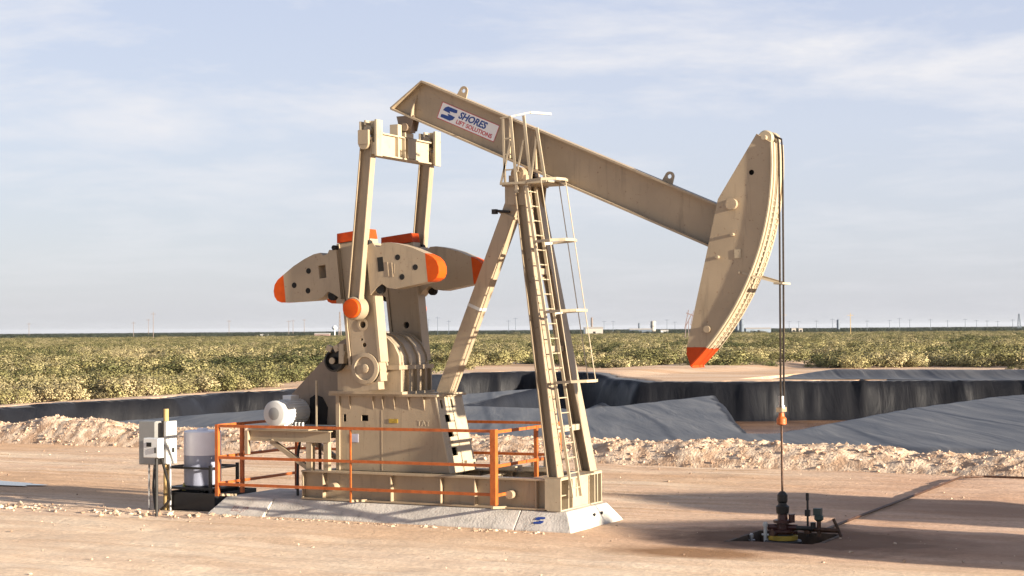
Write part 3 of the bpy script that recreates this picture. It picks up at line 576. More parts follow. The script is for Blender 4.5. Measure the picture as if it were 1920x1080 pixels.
# post top and saddle bearing
b = MB(); b.cbox((-5.46, 0, 6.99), (.66, .86, .05)); b.xz([(-5.75, 6.6), (-5.2, 6.55), (-5.15, 6.97), (-5.75, 6.97)], -.36, .03); b.xz([(-5.75, 6.6), (-5.2, 6.55), (-5.15, 6.97), (-5.75, 6.97)], .36, .03)
b.build('post_cap', 'tan', U)
b = MB()
for s in (-1, 1): b.cbox((-5.46, s * .27, 7.1), (.4, .2, .18)); b.tube((-5.46, s * .17, 7.22), (-5.46, s * .38, 7.22), .15, n=18)
b.tube((-5.46, -.42, 7.22), (-5.46, .42, 7.22), .07, n=12); b.cbox((-5.46, 0, 7.30), (.36, .3, .12)); b.build('saddle_bearing', 'tan_worn', U)

# walking beam
sl_ = -.4395; tz = lambda x: 9.36 + (x + 7.85) * sl_; bz = lambda x: tz(x) - .92
b = MB(); xe = -.95
def strip(b, x0, x1, zf, y0, y1, t):
    b.add([(x0, y0, zf(x0)), (x1, y0, zf(x1)), (x1, y1, zf(x1)), (x0, y1, zf(x0)), (x0, y0, zf(x0) - t), (x1, y0, zf(x1) - t), (x1, y1, zf(x1) - t), (x0, y1, zf(x0) - t)], [(0, 1, 2, 3), (7, 6, 5, 4), (4, 5, 1, 0), (5, 6, 2, 1), (6, 7, 3, 2), (7, 4, 0, 3)])
strip(b, -7.85, xe, tz, -.18, .18, .045); strip(b, -8.63, xe, lambda x: bz(x) + .045 , -.18, .18, .045)
b.xz([(-7.86, tz(-7.86) - .04), (xe, tz(xe) - .045), (xe, bz(xe) + .045), (-8.60, bz(-8.60) + .045)], 0, .03)
b.bar((-7.85, 0, 9.345), (-8.63, 0, bz(-8.63) + .03), .36, .035, (1, 0, -1))
for x in (-8.12,): 
    for s in (-1, 1): b.plate([(0, 0), (.155, 0), (.155, .12), (.0, .48)], (x, s * .015, bz(x) + .05), (0, s, 0), (.15, 0, 1), .022)
for x in (-5.75, -5.15):
    for s in (-1, 1): b.box((x - .012, min(s * .015, s * .16), bz(x) + .06), (x + .012, max(s * .015, s * .16), tz(x) - .06))
wb = b.build('walking_beam', 'tan', U, smooth=False)
dv = V((1, 0, sl_)).normalized(); nv = V((-sl_, 0, 1)).normalized()
for x in (-6.96, -2.29):
    b = MB(); o_ = V((x, 0, tz(x))); ring = circ(0, .13, .10, 16); b.plate([(-.12, 0), (.12, 0)] + [(.1 * math.cos(a), .13 + .1 * math.sin(a)) for a in [math.pi * i / 10 for i in range(11)]], o_, dv, nv, .03, [circ(0, .13, .045, 10)])
    b.build('lifting_eye', 'tan', wb)
# maker's sign
so_ = V((-6.80, -.02, 8.42)); sgn = MB(); W_, H_ = 1.50, .37
sgn.plate(rect(-W_ / 2, -H_ / 2, W_ / 2, H_ / 2), so_, dv, nv, .008); sgo = sgn.build('sign_panel', 'signw', U, smooth=False)
b = MB()
for a0, b0, a1, b1 in ((-W_ / 2, -H_ / 2, W_ / 2, -H_ / 2 + .012), (-W_ / 2, H_ / 2 - .012, W_ / 2, H_ / 2), (-W_ / 2, -H_ / 2 + .012, -W_ / 2 + .012, H_ / 2 - .012), (W_ / 2 - .012, -H_ / 2 + .012, W_ / 2, H_ / 2 - .012)): b.plate(rect(a0, b0, a1, b1), so_ + V((0, -.006, 0)), dv, nv, .004)
b.build('sign_border', 'redl', sgo, smooth=False)
fr_ = so_ + V((0, -.008, 0))
emblem(fr_ + dv * -.50, dv, nv, .27, 'blue', sgo)
text('SHORES', 'lettering', 'blue', sgo, fr_ + dv * -.26 + nv * -.005, dv, nv, .205, .25, .006, .002, .96)
text('LIFT SOLUTIONS', 'small_lettering', 'redl', sgo, fr_ + dv * -.27 + nv * -.135, dv, nv, .125, 0, .002, .002, 1.0)
# equaliser bearing, equaliser and pitmans
b = MB(); b.plate([(-.22, .30), (.22, .30), (.14, -.02), (-.14, -.02)], (-8.28, -.12, 8.33), (1, 0, 0), (0, 0, 1), .03); b.plate([(-.22, .30), (.22, .30), (.14, -.02), (-.14, -.02)], (-8.28, .12, 8.33), (1, 0, 0), (0, 0, 1), .03)
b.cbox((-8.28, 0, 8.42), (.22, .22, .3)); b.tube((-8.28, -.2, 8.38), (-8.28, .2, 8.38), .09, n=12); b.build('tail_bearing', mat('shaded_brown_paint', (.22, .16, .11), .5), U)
b = MB(); b.cbox((-8.45, 0, 7.93), (.18, 2.02, .42)); b.cbox((-8.45, 0, 8.16), (.30, 2.06, .03)); b.cbox((-8.45, 0, 7.70), (.30, 2.06, .03))
for y in (-.42, -.14, .3): b.cbox((-8.33, y, 7.93), (.10, .025, .43))
b.cbox((-8.42, -.30, 8.30), (.2, .16, .25)); b.cbox((-8.40, 0.02, 8.22), (.26, .36, .1)); eq = b.build('equaliser_beam', 'cream', U)
MB().cbox((-8.34, .12, 7.93), (.16, .34, .42)).build('centre_housing', 'tan', eq)
PIN = V((-8.87, 0, 4.47)); TOP = V((-8.52, 0, 8.05)); 
for s in (-1, 1):
    y = s * 1.24; b = MB(); b.ibeam((TOP.x, y, 8.0), (PIN.x, y, PIN.z + .1), .29, .19, .022, .02, (1, 0, 0))
    pa = b.build('pitman_arm', 'tan', U)
    b = MB(); b.box((TOP.x - .16, y - .10, 8.0), (TOP.x + .13, y + .10, 8.06)); b.box((TOP.x - .17, y - .10, 8.0), (TOP.x - .13, y + .10, 8.40)); b.box((TOP.x + .22, y - .12, 7.66), (TOP.x + .27, y + .12, 8.42)); b.box((TOP.x + .02, y + .05, 8.05), (TOP.x + .22, y + .08, 8.42)); b.box((TOP.x - .05, y - .1, 8.32), (TOP.x - .01, y + .1, 8.42)); b.tube((TOP.x, y - .05, 8.22), (TOP.x, y + .05, 8.22), .1)
    b.box((TOP.x + .10, y - .08, 7.7), (TOP.x + .22, y + .08, 7.95)); b.build('top_clevis', 'cream', pa)
    b = MB(); b.cbox((TOP.x - .03, y + s * -.0 - .13, 8.06), (.25, .10, .3)); b.tube((TOP.x - .03, y - .17, 7.92), (TOP.x - .03, y - .08, 7.92), .12, n=14); b.build('bearing_cap', 'tan', pa)
    b = MB(); b.lathe((PIN.x, s * 1.10, PIN.z), (0, s, 0), [(0, .25), (.22, .25), (.25, .22)], 28); b.tube((PIN.x, s * .8, PIN.z), (PIN.x, s * 1.15, PIN.z), .1); b.build('wrist_bearing', 'tan', pa)
    MB().lathe((PIN.x, s * 1.361, PIN.z), (0, s, 0), [(0, .205), (.05, .205), (.07, .19), (.075, .12)], 28).build('bearing_cover', 'tip', pa)
# cranks and counterweights
O = V((-8.75, 0, 3.2)); tl = R(6); en = V((math.cos(tl), 0, math.sin(tl))); ee = V((-math.sin(tl), 0, math.cos(tl)))
lobe = [(.37, 1.52), (.55, 1.66), (.68, 1.72), (.80, 1.62), (1.0, 1.57), (1.78, 1.62), (1.78, 2.22), (1.5, 2.37), (1.2, 2.49), (.95, 2.56), (.78, 2.57), (.72, 2.50), (.6, 2.52), (.55, 2.60), (.37, 2.58)]
tipp = [(1.781, 1.62), (1.90, 1.63), (2.0, 1.68), (2.06, 1.78), (2.07, 1.9), (2.03, 2.03), (1.94, 2.13), (1.781, 2.22)]
for s in (-1, 1):
    yc_ = s * .90
    cp = [(.31 * math.sin(a) * -1, .31 * -math.cos(a)) for a in [R(-100 + 200 * i / 12) for i in range(13)]]
    # rounded lower end, slightly wider top
    cpts = [(-.36, 2.72), (-.32, .3)] + [(-.36 * math.sin(R(k)), -.36 * math.cos(R(k))) for k in range(80, -81, -20)] + [(.32, .3), (.37, 2.72)]
    hl = [circ(.03, .92, .075, 12), circ(.02, .50, .05, 10), circ(-.03, .62, .03, 8)]
    b = MB(); b.plate(cpts, O + V((0, yc_, 0)), en, ee, .26, hl)
    for sg in (-1, 1):
        b.plate([(sg * .34, .1), (sg * .40, .1), (sg * .42, 2.72), (sg * .36, 2.72)][::sg], O + V((0, yc_, 0)), en, ee, .32)
    cks = b.build('crank', 'tan', U)
    b = MB(); b.lathe(O + V((0, s * 1.03, 0)), (0, s, 0), [(0, .33), (.05, .33), (.06, .25), (.03, .23), (.03, .10), (.07, .09), (.08, .05)], 28); b.plate(rect(-.16, -.47, .26, -.30), O + V((0, yc_, 0)), en, ee, .24); b.plate(rect(.12, -.30, .34, -.1), O + V((0, yc_, 0)), en, ee, .26); b.build('hub', 'tan', cks)
    MB().plate(circ(.03, .93, .13, 18), O + V((0, s * 1.0, 0)), en, ee, .09, [circ(.03, .93, .078, 12)]).build('wrist_hole_ring', 'tan', cks)
    MB().plate(rect(-.3, .35, .3, 1.1), O + V((0, yc_ - s * .05, 0)), en, ee, .02).build('shade_sheet', 'hole', cks)  # dark floor painting the shade inside the crank holes
    b = MB(); b.plate([(-.40, 2.73), (.41, 2.73), (.39, 2.93), (-.38, 2.93)], O + V((0, yc_, 0)), en, ee, .34); b.build('crank_tip', 'red', cks, label='red orange painted end of the crank')
    for sg in (-1, 1):
        fl = lambda P: [(a * sg, c) for a, c in P][::sg]
        if sg < 0: hw_ = [rect(-.86, 2.02, -.68, 2.30)]
        else: hw_ = []
        sink = [(1.52, 1.96), (1.18, 1.80), (1.12, 2.22)]
        ctr = O + V((0, s * 1.0, 0))
        b = MB(); b.plate(fl(lobe), ctr, en, ee, .34, hw_); b.plate(fl([(1.0, 1.9), (1.01, 1.9), (1.03, 2.1), (1.02, 2.1)]), ctr + V((0, -.172, 0)), en, ee, .006)
        if sg > 0: b.plate(rect(.85, 1.85, .87, 2.15), ctr + V((0, -.175, 0)), en, ee, .012); b.plate(rect(.95, 1.83, .97, 2.13), ctr + V((0, -.175, 0)), en, ee, .012)
        cw = b.build('counterweight', 'tan', U)
        MB().plate(fl(tipp), ctr, en, ee, .34).build('weight_tip', 'tip', cw, label='orange painted tip of the counterweight')
        for a, c in sink: b = MB(); b.tube(ctr + en * (a * sg) + ee * c + V((0, s * .165, 0)), ctr + en * (a * sg) + ee * c + V((0, s * .173, 0)), .062, n=14); b.build('bolt_pocket', 'hole', cw)
        if sg > 0: MB().plate(rect(.62, 1.98, .76, 2.28), ctr + V((0, s * .171, 0)), en, ee, .006).build('slot_opening', 'hole', cw)
        b = MB(); b.tube(ctr + en * (.6 * sg) + ee * 1.62 + V((0, s * .05, 0)), ctr + en * (.6 * sg) + ee * 1.62 + V((0, s * .15, 0)), .10, n=14); b.build('clamp_bolt', 'hole', cw); b = MB()
        b.tube(ctr + en * (.42 * sg) + ee * 2.63 + V((0, s * .05, 0)), ctr + en * (.42 * sg) + ee * 2.63 + V((0, s * .19, 0)), .055, n=10)
        b.build('clamp_bolt', 'hole', cw)
# horsehead
S0 = V((-5.46, 0, 7.22)); RA = 5.44
arc = [(S0.x + RA * math.cos(R(a)), S0.z + RA * math.sin(R(a))) for a in np.linspace(-46.3, 3.6, 30)]
sp_ = [(-.31, 7.74), (-1.11, 6.51), (-1.32, 5.6), (-1.65, 4.21), (-1.78, 3.63)]
cut = [p for p in arc if p[1] > 3.63]; cx_ = S0.x + math.sqrt(RA ** 2 - (3.63 - S0.z) ** 2)
b = MB(); side = sp_ + [(cx_, 3.63)] + cut
for y in (-.32, .32): b.xz(side, y, .025, [circ(-.42, 7.0, .055, 10)])
bk = [(-1.78, 3.63), (-1.65, 4.21), (-1.32, 5.6), (-1.11, 6.51), (-.31, 7.74)]
for i in range(4): 
    if i == 2: continue
    a, c = bk[i], bk[i + 1]; b.add([(a[0], -.31, a[1]), (c[0], -.31, c[1]), (c[0], .31, c[1]), (a[0], .31, a[1])], [(0, 1, 2, 3)])
b.add([(-.31, -.36, 7.74), (-.31, .36, 7.74), (arc[-1][0], .36, arc[-1][1]), (arc[-1][0], -.36, arc[-1][1])], [(0, 1, 2, 3)])
hh_ = b.build('horsehead', 'tan', U, smooth=False)
def arcstrip(b, r0, r1, y0, y1, a0, a1, n=30):
    A = np.linspace(a0, a1, n); P = []; F = []
    for a in A:
        for rr, y in ((r0, y0), (r1, y0), (r1, y1), (r0, y1)): P.append((S0.x + rr * math.cos(R(a)), y, S0.z + rr * math.sin(R(a))))
    for i in range(n - 1):
        for k in range(4): F.append((i * 4 + k, i * 4 + (k + 1) % 4, i * 4 + 4 + (k + 1) % 4, i * 4 + 4 + k))
    F += [(3, 2, 1, 0), tuple((n - 1) * 4 + k for k in range(4))]; b.add(P, F)
aT = math.degrees(math.asin((3.63 - S0.z) / RA))
b = MB(); arcstrip(b, RA, RA + .03, -.382, .382, aT, 3.6)
for y0, y1 in ((-.30, -.24), (-.06, .06), (.24, .30)): arcstrip(b, RA + .03, RA + .055, y0, y1, aT, 3.6)
for a in np.arange(aT + 1, -8, 1.15):
    p = V((S0.x + (RA + .04) * math.cos(R(a)), 0, S0.z + (RA + .04) * math.sin(R(a)))); b.bar(p + V((0, -.24, 0)), p + V((0, -.06, 0)), .03, .02, (math.cos(R(a)), 0, math.sin(R(a)))); b.bar(p + V((0, .06, 0)), p + V((0, .24, 0)), .03, .02, (math.cos(R(a)), 0, math.sin(R(a))))
b.build('face_plate', 'cream', hh_)
b = MB(); tp = [(-1.78, 3.629), (-1.795, 3.5), (-1.70, 3.24), (-1.655, 3.22)] + [p for p in arc if p[1] < 3.625] + [(cx_, 3.629)]
b.xz(tp, -.32, .025); b.xz(tp, .32, .025); arcstrip(b, RA, RA + .03, -.37, .37, -46.5, aT, 8); b.add([(-1.78, -.31, 3.629), (-1.78, .31, 3.629), (-1.655, .31, 3.22), (-1.655, -.31, 3.22)], [(0, 1, 2, 3)])
b.build('painted_tip', 'red', hh_, smooth=False, label='red orange painted bottom tip of the horsehead')
for x, z, l_, r_ in ((-.81, 6.40, .10, .11), (-1.35, 3.98, .06, .07), (-.80, 5.81, .11, .032), (-1.11, 5.38, .11, .032)): MB().tube((x, -.33, z), (x, -.33 - l_, z), r_, n=16).build('side_boss', 'tan', hh_)
MB().box((-.78, -.345, 5.35), (-.64, -.335, 5.52)).build('patch_plate', 'cream', hh_)
MB().tube((-.42, -.25, 7.0), (-.42, -.24, 7.0), .12).build('shade_sheet', 'hole', hh_)  # dark disc painting the shade behind the horsehead hole
b = MB()
for y in (-.2, .2): b.lathe((-.16, y - .06, 7.66), (0, 1, 0), [(0, .13), (.02, .15), (.06, .10), (.10, .15), (.12, .13)], 20)
b.tube((-.16, -.36, 7.66), (-.16, .36, 7.66), .05); b.build('rope_anchor', 'cream', hh_)
# wire ropes
for y in (-.11, .11):
    pts_ = [(-.22, y, 7.80)] + [(S0.x + (RA + .085) * math.cos(R(a)), y, S0.z + (RA + .085) * math.sin(R(a))) for a in (4.5, 3, 1.5, 0)] + [(.055, y, 5.0), (.04, y * .9, 2.62), (.02, y * .55, 2.42)]
    MB().path(pts_, .020, 8).build('wire_rope', 'wire', U)
b = MB(); b.bar((-.62, -.34, 5.06), (.06, -.2, 4.86), .03, .04); b.bar((-.62, .34, 5.06), (.06, .2, 4.86), .03, .04); b.cbox((.06, 0, 4.85), (.18, .5, .035)); b.bar((-.68, -.36, 5.07), (-.68, .36, 5.07), .04, .04); b.build('rope_guide', 'cream', U)
b = MB(); b.cbox((.02, 0, 2.42), (.11, .30, .09)); cb = b.build('carrier_bar', 'tan_worn', U)
MB().lathe((.02, 0, 2.12), (0, 0, 1), [(0, .05), (.02, .095), (.13, .095), (.17, .06), (.24, .05)], 14).build('load_cell', 'orange', cb)
b = MB(); b.tube((.02, 0, 2.48), (.02, 0, 2.68), .05, n=10); b.tube((.02, 0, 2.44), (.02, 0, 2.50), .07, n=10); b.build('rod_clamp', 'steel', cb)
# ladder with cage
LB, LT = V((-4.14, -.44, .62)), V((-5.14, -.40, 6.95))
b = MB(); lat = V((0, .21, 0))
for s in (-1, 1): b.bar(LB + lat * s, LT + lat * s, .03, .06, (1, 0, 0))
n = 21
for k in range(n): c = LB.lerp(LT, (k + .6) / n); b.tube(c - lat, c + lat, .013, n=8)
for k in (.12, .4, .7): c = LB.lerp(LT, k); b.bar(c, c + V((-.22, -.1, 0)), .03, .03)
lad = b.build('ladder', 'cream', U)
hoops = []
for z in (2.93, 4.35, 5.78, 7.02):
    t = (z - LB.z) / (LT.z - LB.z); c = LB.lerp(LT, t)
    H = [c + V(p) for p in ((0, -.22, -.02), (.12, -.38, 0), (.45, -.42, .02), (.72, -.28, .03), (.80, 0, .03), (.72, .28, .03), (.45, .42, .02), (.12, .38, 0), (0, .22, -.02))]; hoops.append(H)
    b = MB()
    for i in range(8): b.bar(H[i], H[i + 1], .015, .055)
    b.build('cage_hoop', 'cream', lad)
for k in (2, 4, 6):
    b = MB()
    for i in range(3): b.bar(hoops[i][k], hoops[i + 1][k], .01, .026, (0, 1, 0))
    b.build('cage_strap', 'cream', lad)
# service guard beside the saddle
b = MB(); yb, zt, z0 = -.46, 8.38, 7.02
xs_ = [-5.78, -5.60, -5.28, -4.98]
b.bar((-5.70, yb, z0), (-5.74, yb, zt), .025, .05, (1, 0, 0)); b.bar((-5.42, yb, z0 - .2), (-5.56, yb, zt), .03, .06, (1, 0, 0)); b.bar((-5.10, yb, z0), (-5.26, yb, zt + .02), .03, .06, (1, 0, 0)); b.bar((-4.78, yb, z0), (-4.96, yb, zt - .25), .03, .06, (1, 0, 0))
b.bar((-5.80, yb, z0), (-5.56, yb, 7.9), .025, .04, (1, 0, 0)); b.bar((-5.42, yb, 7.25), (-5.26, yb, 7.9), .025, .04, (1, 0, 0)); b.bar((-5.10, yb, z0 + .1), (-4.97, yb, 7.9), .025, .04, (1, 0, 0))
b.bar((-5.80, yb, zt), (-5.56, yb, zt + .02), .04, .03); b.bar((-5.56, yb, zt + .02), (-5.26, -.15, zt + .12), .04, .03); b.bar((-5.26, -.15, zt + .12), (-5.0, .3, zt + .12), .05, .04)
b.bar((-5.80, yb, z0), (-4.74, yb, z0), .05, .05); b.bar((-5.80, yb, z0), (-5.75, .2, z0), .05, .05); b.bar((-4.74, yb, z0), (-4.74, .4, z0), .06, .05)
for z in (7.3, 7.62, 7.95): b.bar((-5.72, yb, z), (-5.47 - (z - 7) * .1, yb, z), .02, .03)
b.box((-5.2, -.46, z0 - .03), (-4.72, .42, z0 + .0)); b.build('service_guard', 'cream', U)

# ---------------------------------------------------------------- concrete pad blocks
def pad_block(x0, x1, bl, br, label, zt=.37, yb=1.32, yt=.98):
    b = MB(); P = [(x0, -yb, -.1), (x1, -yb, -.1), (x1, yb - .06, -.1), (x0, yb - .06, -.1), (x0, -yb, 0.02), (x1, -yb, 0.02), (x1, yb - .06, 0.02), (x0, yb - .06, 0.02), (x0 + bl, -yt, zt), (x1 - br, -yt, zt), (x1 - br, yt, zt), (x0 + bl, yt, zt)]
    b.add(P, [(3, 2, 1, 0), (0, 1, 5, 4), (1, 2, 6, 5), (2, 3, 7, 6), (3, 0, 4, 7), (4, 5, 9, 8), (5, 6, 10, 9), (6, 7, 11, 10), (7, 4, 8, 11), (8, 9, 10, 11)])
    o = b.build('concrete_pad', 'conc', smooth=False, bevel=.02); return tag(o, label, 'concrete pad', 'sections of the concrete pad')
pl_ = pad_block(-12.62, -11.140, .22, .0, 'stained left end section of the concrete pad with faded red stencilling', .36, 1.42, 1.0)
pad_block(-11.13, -5.12, 0, 0, 'long middle section of the concrete pad under the pumping unit skid')
pr_ = pad_block(-5.11, -3.86, 0, .24, 'sunlit right end section of the concrete pad with a blue mark, under the ladder')
sb = (V((0, -.98, .37)) - V((0, -1.32, .02))).normalized()
em = emblem(V((-4.63, -1.158, .20)), (1, 0, 0), sb, .17, 'blue', pr_)
for y in (.05, .42): MB().tube((-3.98, y, .22), (-3.955, y, .215), .035, n=10).build('anchor_hole', 'hole', pr_)
sb2 = (V((0, -1.0, .36)) - V((0, -1.42, .02))).normalized()
text('BL JP', 'faded_stencil', mat('faded_red_stencil', (.30, .17, .15), .9, var=.25, scale=14, col2=(.42, .38, .35)), pl_, V((-12.05, -1.335, .09)), (1, 0, 0), sb2, .20, 0, .006, .003)

# ---------------------------------------------------------------- orange guard rail
G = thing('guard_rail', 'orange pipe guard rail around the counterweights and gear base', 'guard rail', (-8.8, 0, .4))
XL, XR, YN, YF = -12.26, -5.45, -1.52, 1.52
def post(x, y, z0, z1, w=.075): MB().bar((x, y, z0), (x, y, z1), w, w, (1, 0, 0)).build('rail_post', 'orange', G)
post(XL, YN, .42, 1.98, .08); post(XR, YN, .50, 2.01, .12); post(XL, -.62, .42, 1.95); post(XR, .39, .55, 1.99); post(-8.83, YN, .42, 1.93, .035); post(XL, YF, .1, 1.96); post(XR, YF, .1, 1.98); post(-8.8, YF, .1, 1.96, .05)
for z in (1.945, 1.26, .68):
    for y in (YN, YF):
        if y > 0 and z < 1: continue
        MB().bar((XL, y, z), (XR, y, z + .03), .055, .06).build('rail', 'orange', G)
    for x in (XL, XR): MB().bar((x, YN, z + .01), (x, YF, z + .01), .055, .06).build('rail', 'orange', G)
for x in (XL + .1, -8.83, XR - .05): MB().bar((x, YN, .45), (x, -.9 if x > -10.5 else -1.0, .40), .05, .05).build('outrigger_bracket', 'tan', G)

# ---------------------------------------------------------------- well cellar and wellhead
C_ = MB(); x0, y0, x1, y1 = CEL; zb = -.26
C_.box((x0 - .06, y0 - .06, zb - .05), (x1 + .06, y1 + .06, zb))
for a in ((x0 - .08, y0 - .08, x1 + .08, y0), (x0 - .08, y1, x1 + .08, y1 + .08), (x0 - .08, y0, x0, y1), (x1, y0, x1 + .08, y1)): C_.box((a[0], a[1], zb), (a[2], a[3], .006))
cel = C_.build('well_cellar', mat('oily_concrete', (.13, .085, .055), .85, var=.3, scale=3, col2=(.035, .025, .018)), smooth=False); tag(cel, 'shallow square oil-stained cellar sunk in the ground round the wellhead', 'well cellar')
Wd = thing('wellhead', 'dark oily wellhead with stuffing box and yellow ring standing in the cellar', 'wellhead', (0, 0, -.26))
b = MB(); b.lathe((.02, 0, -.26), (0, 0, 1), [(0, .36), (.16, .36), (.18, .34), (.18, .2), (.3, .2)], 28); b.build('casing_head', 'black', Wd)
b = MB(); b.lathe((.02, 0, -.07), (0, 0, 1), [(0, .285), (.075, .285), (.08, .25)], 28); b.build('yellow_ring', 'yellow', Wd)
b = MB(); b.lathe((.02, 0, .02), (0, 0, 1), [(0, .17), (.06, .22), (.10, .22), (.11, .12), (.22, .12), (.23, .18), (.28, .18), (.29, .10), (.40, .09)], 20)
b.tube((-.26, -.05, .16), (.3, .05, .16), .06); b.tube((.2, 0, .26), (.2, 0, .42), .06); b.tube((-.14, -.2, .05), (.18, .25, .05), .09); b.build('tubing_head', 'maroon', Wd)
b = MB(); b.lathe((.02, 0, .40), (0, 0, 1), [(0, .07), (.03, .12), (.16, .13), (.19, .09), (.23, .08), (.26, .10), (.38, .10), (.42, .07), (.45, .04)], 18); b.build('stuffing_box', 'dark', Wd)
b = MB(); b.tube((.02, 0, .80), (.02, 0, 2.12), .022, n=10); b.build('polished_rod', 'rust', Wd)
b = MB(); b.tube((.3, 0, .16), (.62, 0, .16), .045); b.tube((.62, 0, .16), (.62, 0, .28), .05); b.build('flow_tee', 'dark', Wd)
def upipe(x, y, z0, z1, r, m_, label, name='standpipe'):
    b = MB(); b.tube((x, y, z0), (x, y, z1), r, n=12); b.lathe((x, y, z1 - .08), (0, 0, 1), [(0, r * 1.4), (.06, r * 1.4), (.07, r * .8)], 12); b.tube((x - .07, y, (z0 + z1) / 2 + .02), (x + .07, y, (z0 + z1) / 2 + .02), r * .6, n=8)
    return tag(b.build(name, m_), label, 'pipe')
upipe(-.28, -.15, -.26, .26, .035, 'lgrey', 'taller cream standpipe just left of the wellhead')
upipe(-.56, -.15, -.26, .03, .03, 'steel', 'short grey standpipe left of the taller cream one')
vt = thing('valve_assembly', 'green and grey valve assembly with upright gauge pipe right of the wellhead', 'valve', (.65, .1, 0))
b = MB(); b.tube((.50, .05, .0), (.50, .05, .82), .022, n=8); b.cbox((.50, .05, .76), (.05, .05, .14)); b.cbox((.50, .05, .45), (.09, .08, .12)); b.build('gauge_pipe', 'dark', vt)
b = MB(); b.cbox((.70, .05, .48), (.15, .12, .13)); b.lathe((.72, .05, .3), (0, 0, 1), [(0, .05), (.04, .09), (.1, .09), (.12, .05)], 12); b.build('valve_body', 'green', vt)
b = MB(); b.tube((.5, .05, .14), (1.1, .05, .14), .045); b.tube((.72, .05, .0), (.72, .05, .35), .04); b.path([(1.0, .05, .36), (1.08, .05, .2), (1.15, .05, .02)], .03); b.lathe((.5, .05, .06), (0, 0, 1), [(0, .08), (.12, .08), (.13, .04)], 10); b.build('pipework', 'rust', vt)
b = MB(); b.path([(.62, .5, .05), (.62, 3, .06), (.66, 8, .06), (.68, 12.9, .07)], .03, 8); b.path([(.68, 12.9, .07), (1.2, 13.3, .08), (8, 13.5, .07), (20, 13.8, .07)], .03, 8); tag(b.build('flow_line', 'rust'), 'dark flow line pipe running from the wellhead over the ground to the berm', 'pipe')

# ---------------------------------------------------------------- left-hand equipment
cb_ = thing('chemical_tank', 'milky plastic chemical drum half full of bluish liquid on a black stand', 'chemical tank', (-13.60, -.30, 0))
cx, cyy = -13.60, -.30
MB().lathe((cx, cyy, .50), (0, 0, 1), [(0, .38), (.03, .42), (.44, .425), (.45, .425), (.70, .425)], 32).build('liquid_level', 'chem', cb_)
b = MB(); b.lathe((cx, cyy, 1.201), (0, 0, 1), [(0, .425), (.52, .425), (.55, .40), (.56, .12), (.60, .12)], 32); b.build('drum', 'tank', cb_)
b = MB()
for px in (-.6, .6):
    for py in (-.5, .5): b.bar((cx + px, cyy + py, .02), (cx + px, cyy + py, 1.0), .06, .06, (1, 0, 0))
for z in (.93, .47):
    for s in (-1, 1): b.bar((cx - .6, cyy + s * .5, z), (cx + .6, cyy + s * .5, z), .04, .05); b.bar((cx + s * .6, cyy - .5, z), (cx + s * .6, cyy + .5, z), .04, .05)
b.box((cx - .55, cyy - .45, .45), (cx + .55, cyy + .45, .49)); b.tube((cx, cyy, .02), (cx, cyy, .45), .05); b.build('stand', 'black', cb_)
b = MB(); t_ = .03; X0, X1, Y0, Y1, HT = -14.15, -12.72, -1.02, .55, .40
for a in ((X0, Y0, X1, Y0 + t_), (X0, Y1 - t_, X1, Y1), (X0, Y0 + t_, X0 + t_, Y1 - t_), (X1 - t_, Y0 + t_, X1, Y1 - t_)): b.box((a[0], a[1], -.03), (a[2], a[3], HT))
b.box((X0, Y0, -.03), (X1, Y1, .02)); tag(b.build('spill_tub', 'black', smooth=False), 'low black plastic spill tub under the chemical drum', 'spill tub')
b = MB(); b.lathe((-13.88, -.62, .40), (0, 0, 1), [(0, .05), (.10, .05), (.13, .02), (.17, .02)], 10); tag(b.build('small_bottle', mat('yellow_green_plastic', (.45, .42, .12), .5)), 'small yellowish bottle standing at the edge of the black spill tub', 'bottle')
bpy.data.objects['small_bottle'].location = (0, 0, 0)
po = MB(); po.tube((-14.02, -1.08, -.1), (-14.02, -1.08, 2.27), .062, .058, 14); po_ = po.build('wooden_post', 'wood'); tag(po_, 'round yellow pine post between the grey electrical cabinets', 'post')
b = MB()
for z in (.35, .9): b.tube((-14.02, -1.08, z), (-14.02, -1.08, z + .015), .066, n=14)
b.build('strap', 'dark', po_)
def cabinet(name, lo, hi, m_, label, legs=(), lm_='steel'):
    c = thing(name, label, 'electrical box', ((lo[0] + hi[0]) / 2, (lo[1] + hi[1]) / 2, 0))
    b = MB(); b.box(lo, hi); body = b.build('cabinet_body', m_, c, smooth=False, bevel=.012)
    b = MB(); b.box((lo[0] + .02, lo[1] - .018, lo[2] + .02), (hi[0] - .02, lo[1] + .004, hi[2] - .02)); b.box((hi[0] - .005, lo[1] + .03, lo[2] + .03), (hi[0] + .012, hi[1] - .03, hi[2] - .03)); d = b.build('door', m_, c, smooth=False)
    b = MB(); b.cbox((hi[0] - .07, lo[1] - .03, (lo[2] * .6 + hi[2] * .4)), (.03, .03, .12)); b.build('handle', 'dark', d)
    for (x, y, r, z0) in legs: MB().tube((x, y, z0), (x, y, lo[2]), r, n=10).build('leg', lm_, c)
    return c
c1 = cabinet('control_cabinet', (-14.60, -1.32, 1.02), (-14.12, -1.0, 2.0), 'grey', 'dark grey electrical control cabinet on the left of the yellow post', [(-14.45, -1.15, .025, -.05), (-14.25, -1.15, .035, -.05)])
MB().cbox((-14.36, -1.35, 1.5), (.08, .03, .14)).build('switch', 'dark', c1)
c2 = cabinet('junction_cabinet', (-13.94, -1.26, 1.04), (-13.84, -.92, 2.0), 'lgrey', 'pale grey narrow electrical cabinet on the right of the yellow post', [(-13.89, -1.1, .03, -.05)])
MB().cbox((-13.83, -1.08, 1.35), (.03, .08, .1)).build('switch', 'dark', c2)
c3 = cabinet('meter_box', (-13.66, -2.30, 1.27), (-13.24, -2.12, 1.70), 'white', 'small white meter box with a black display on a dark steel post', [(-13.38, -2.2, .035, -.1)], 'dark')
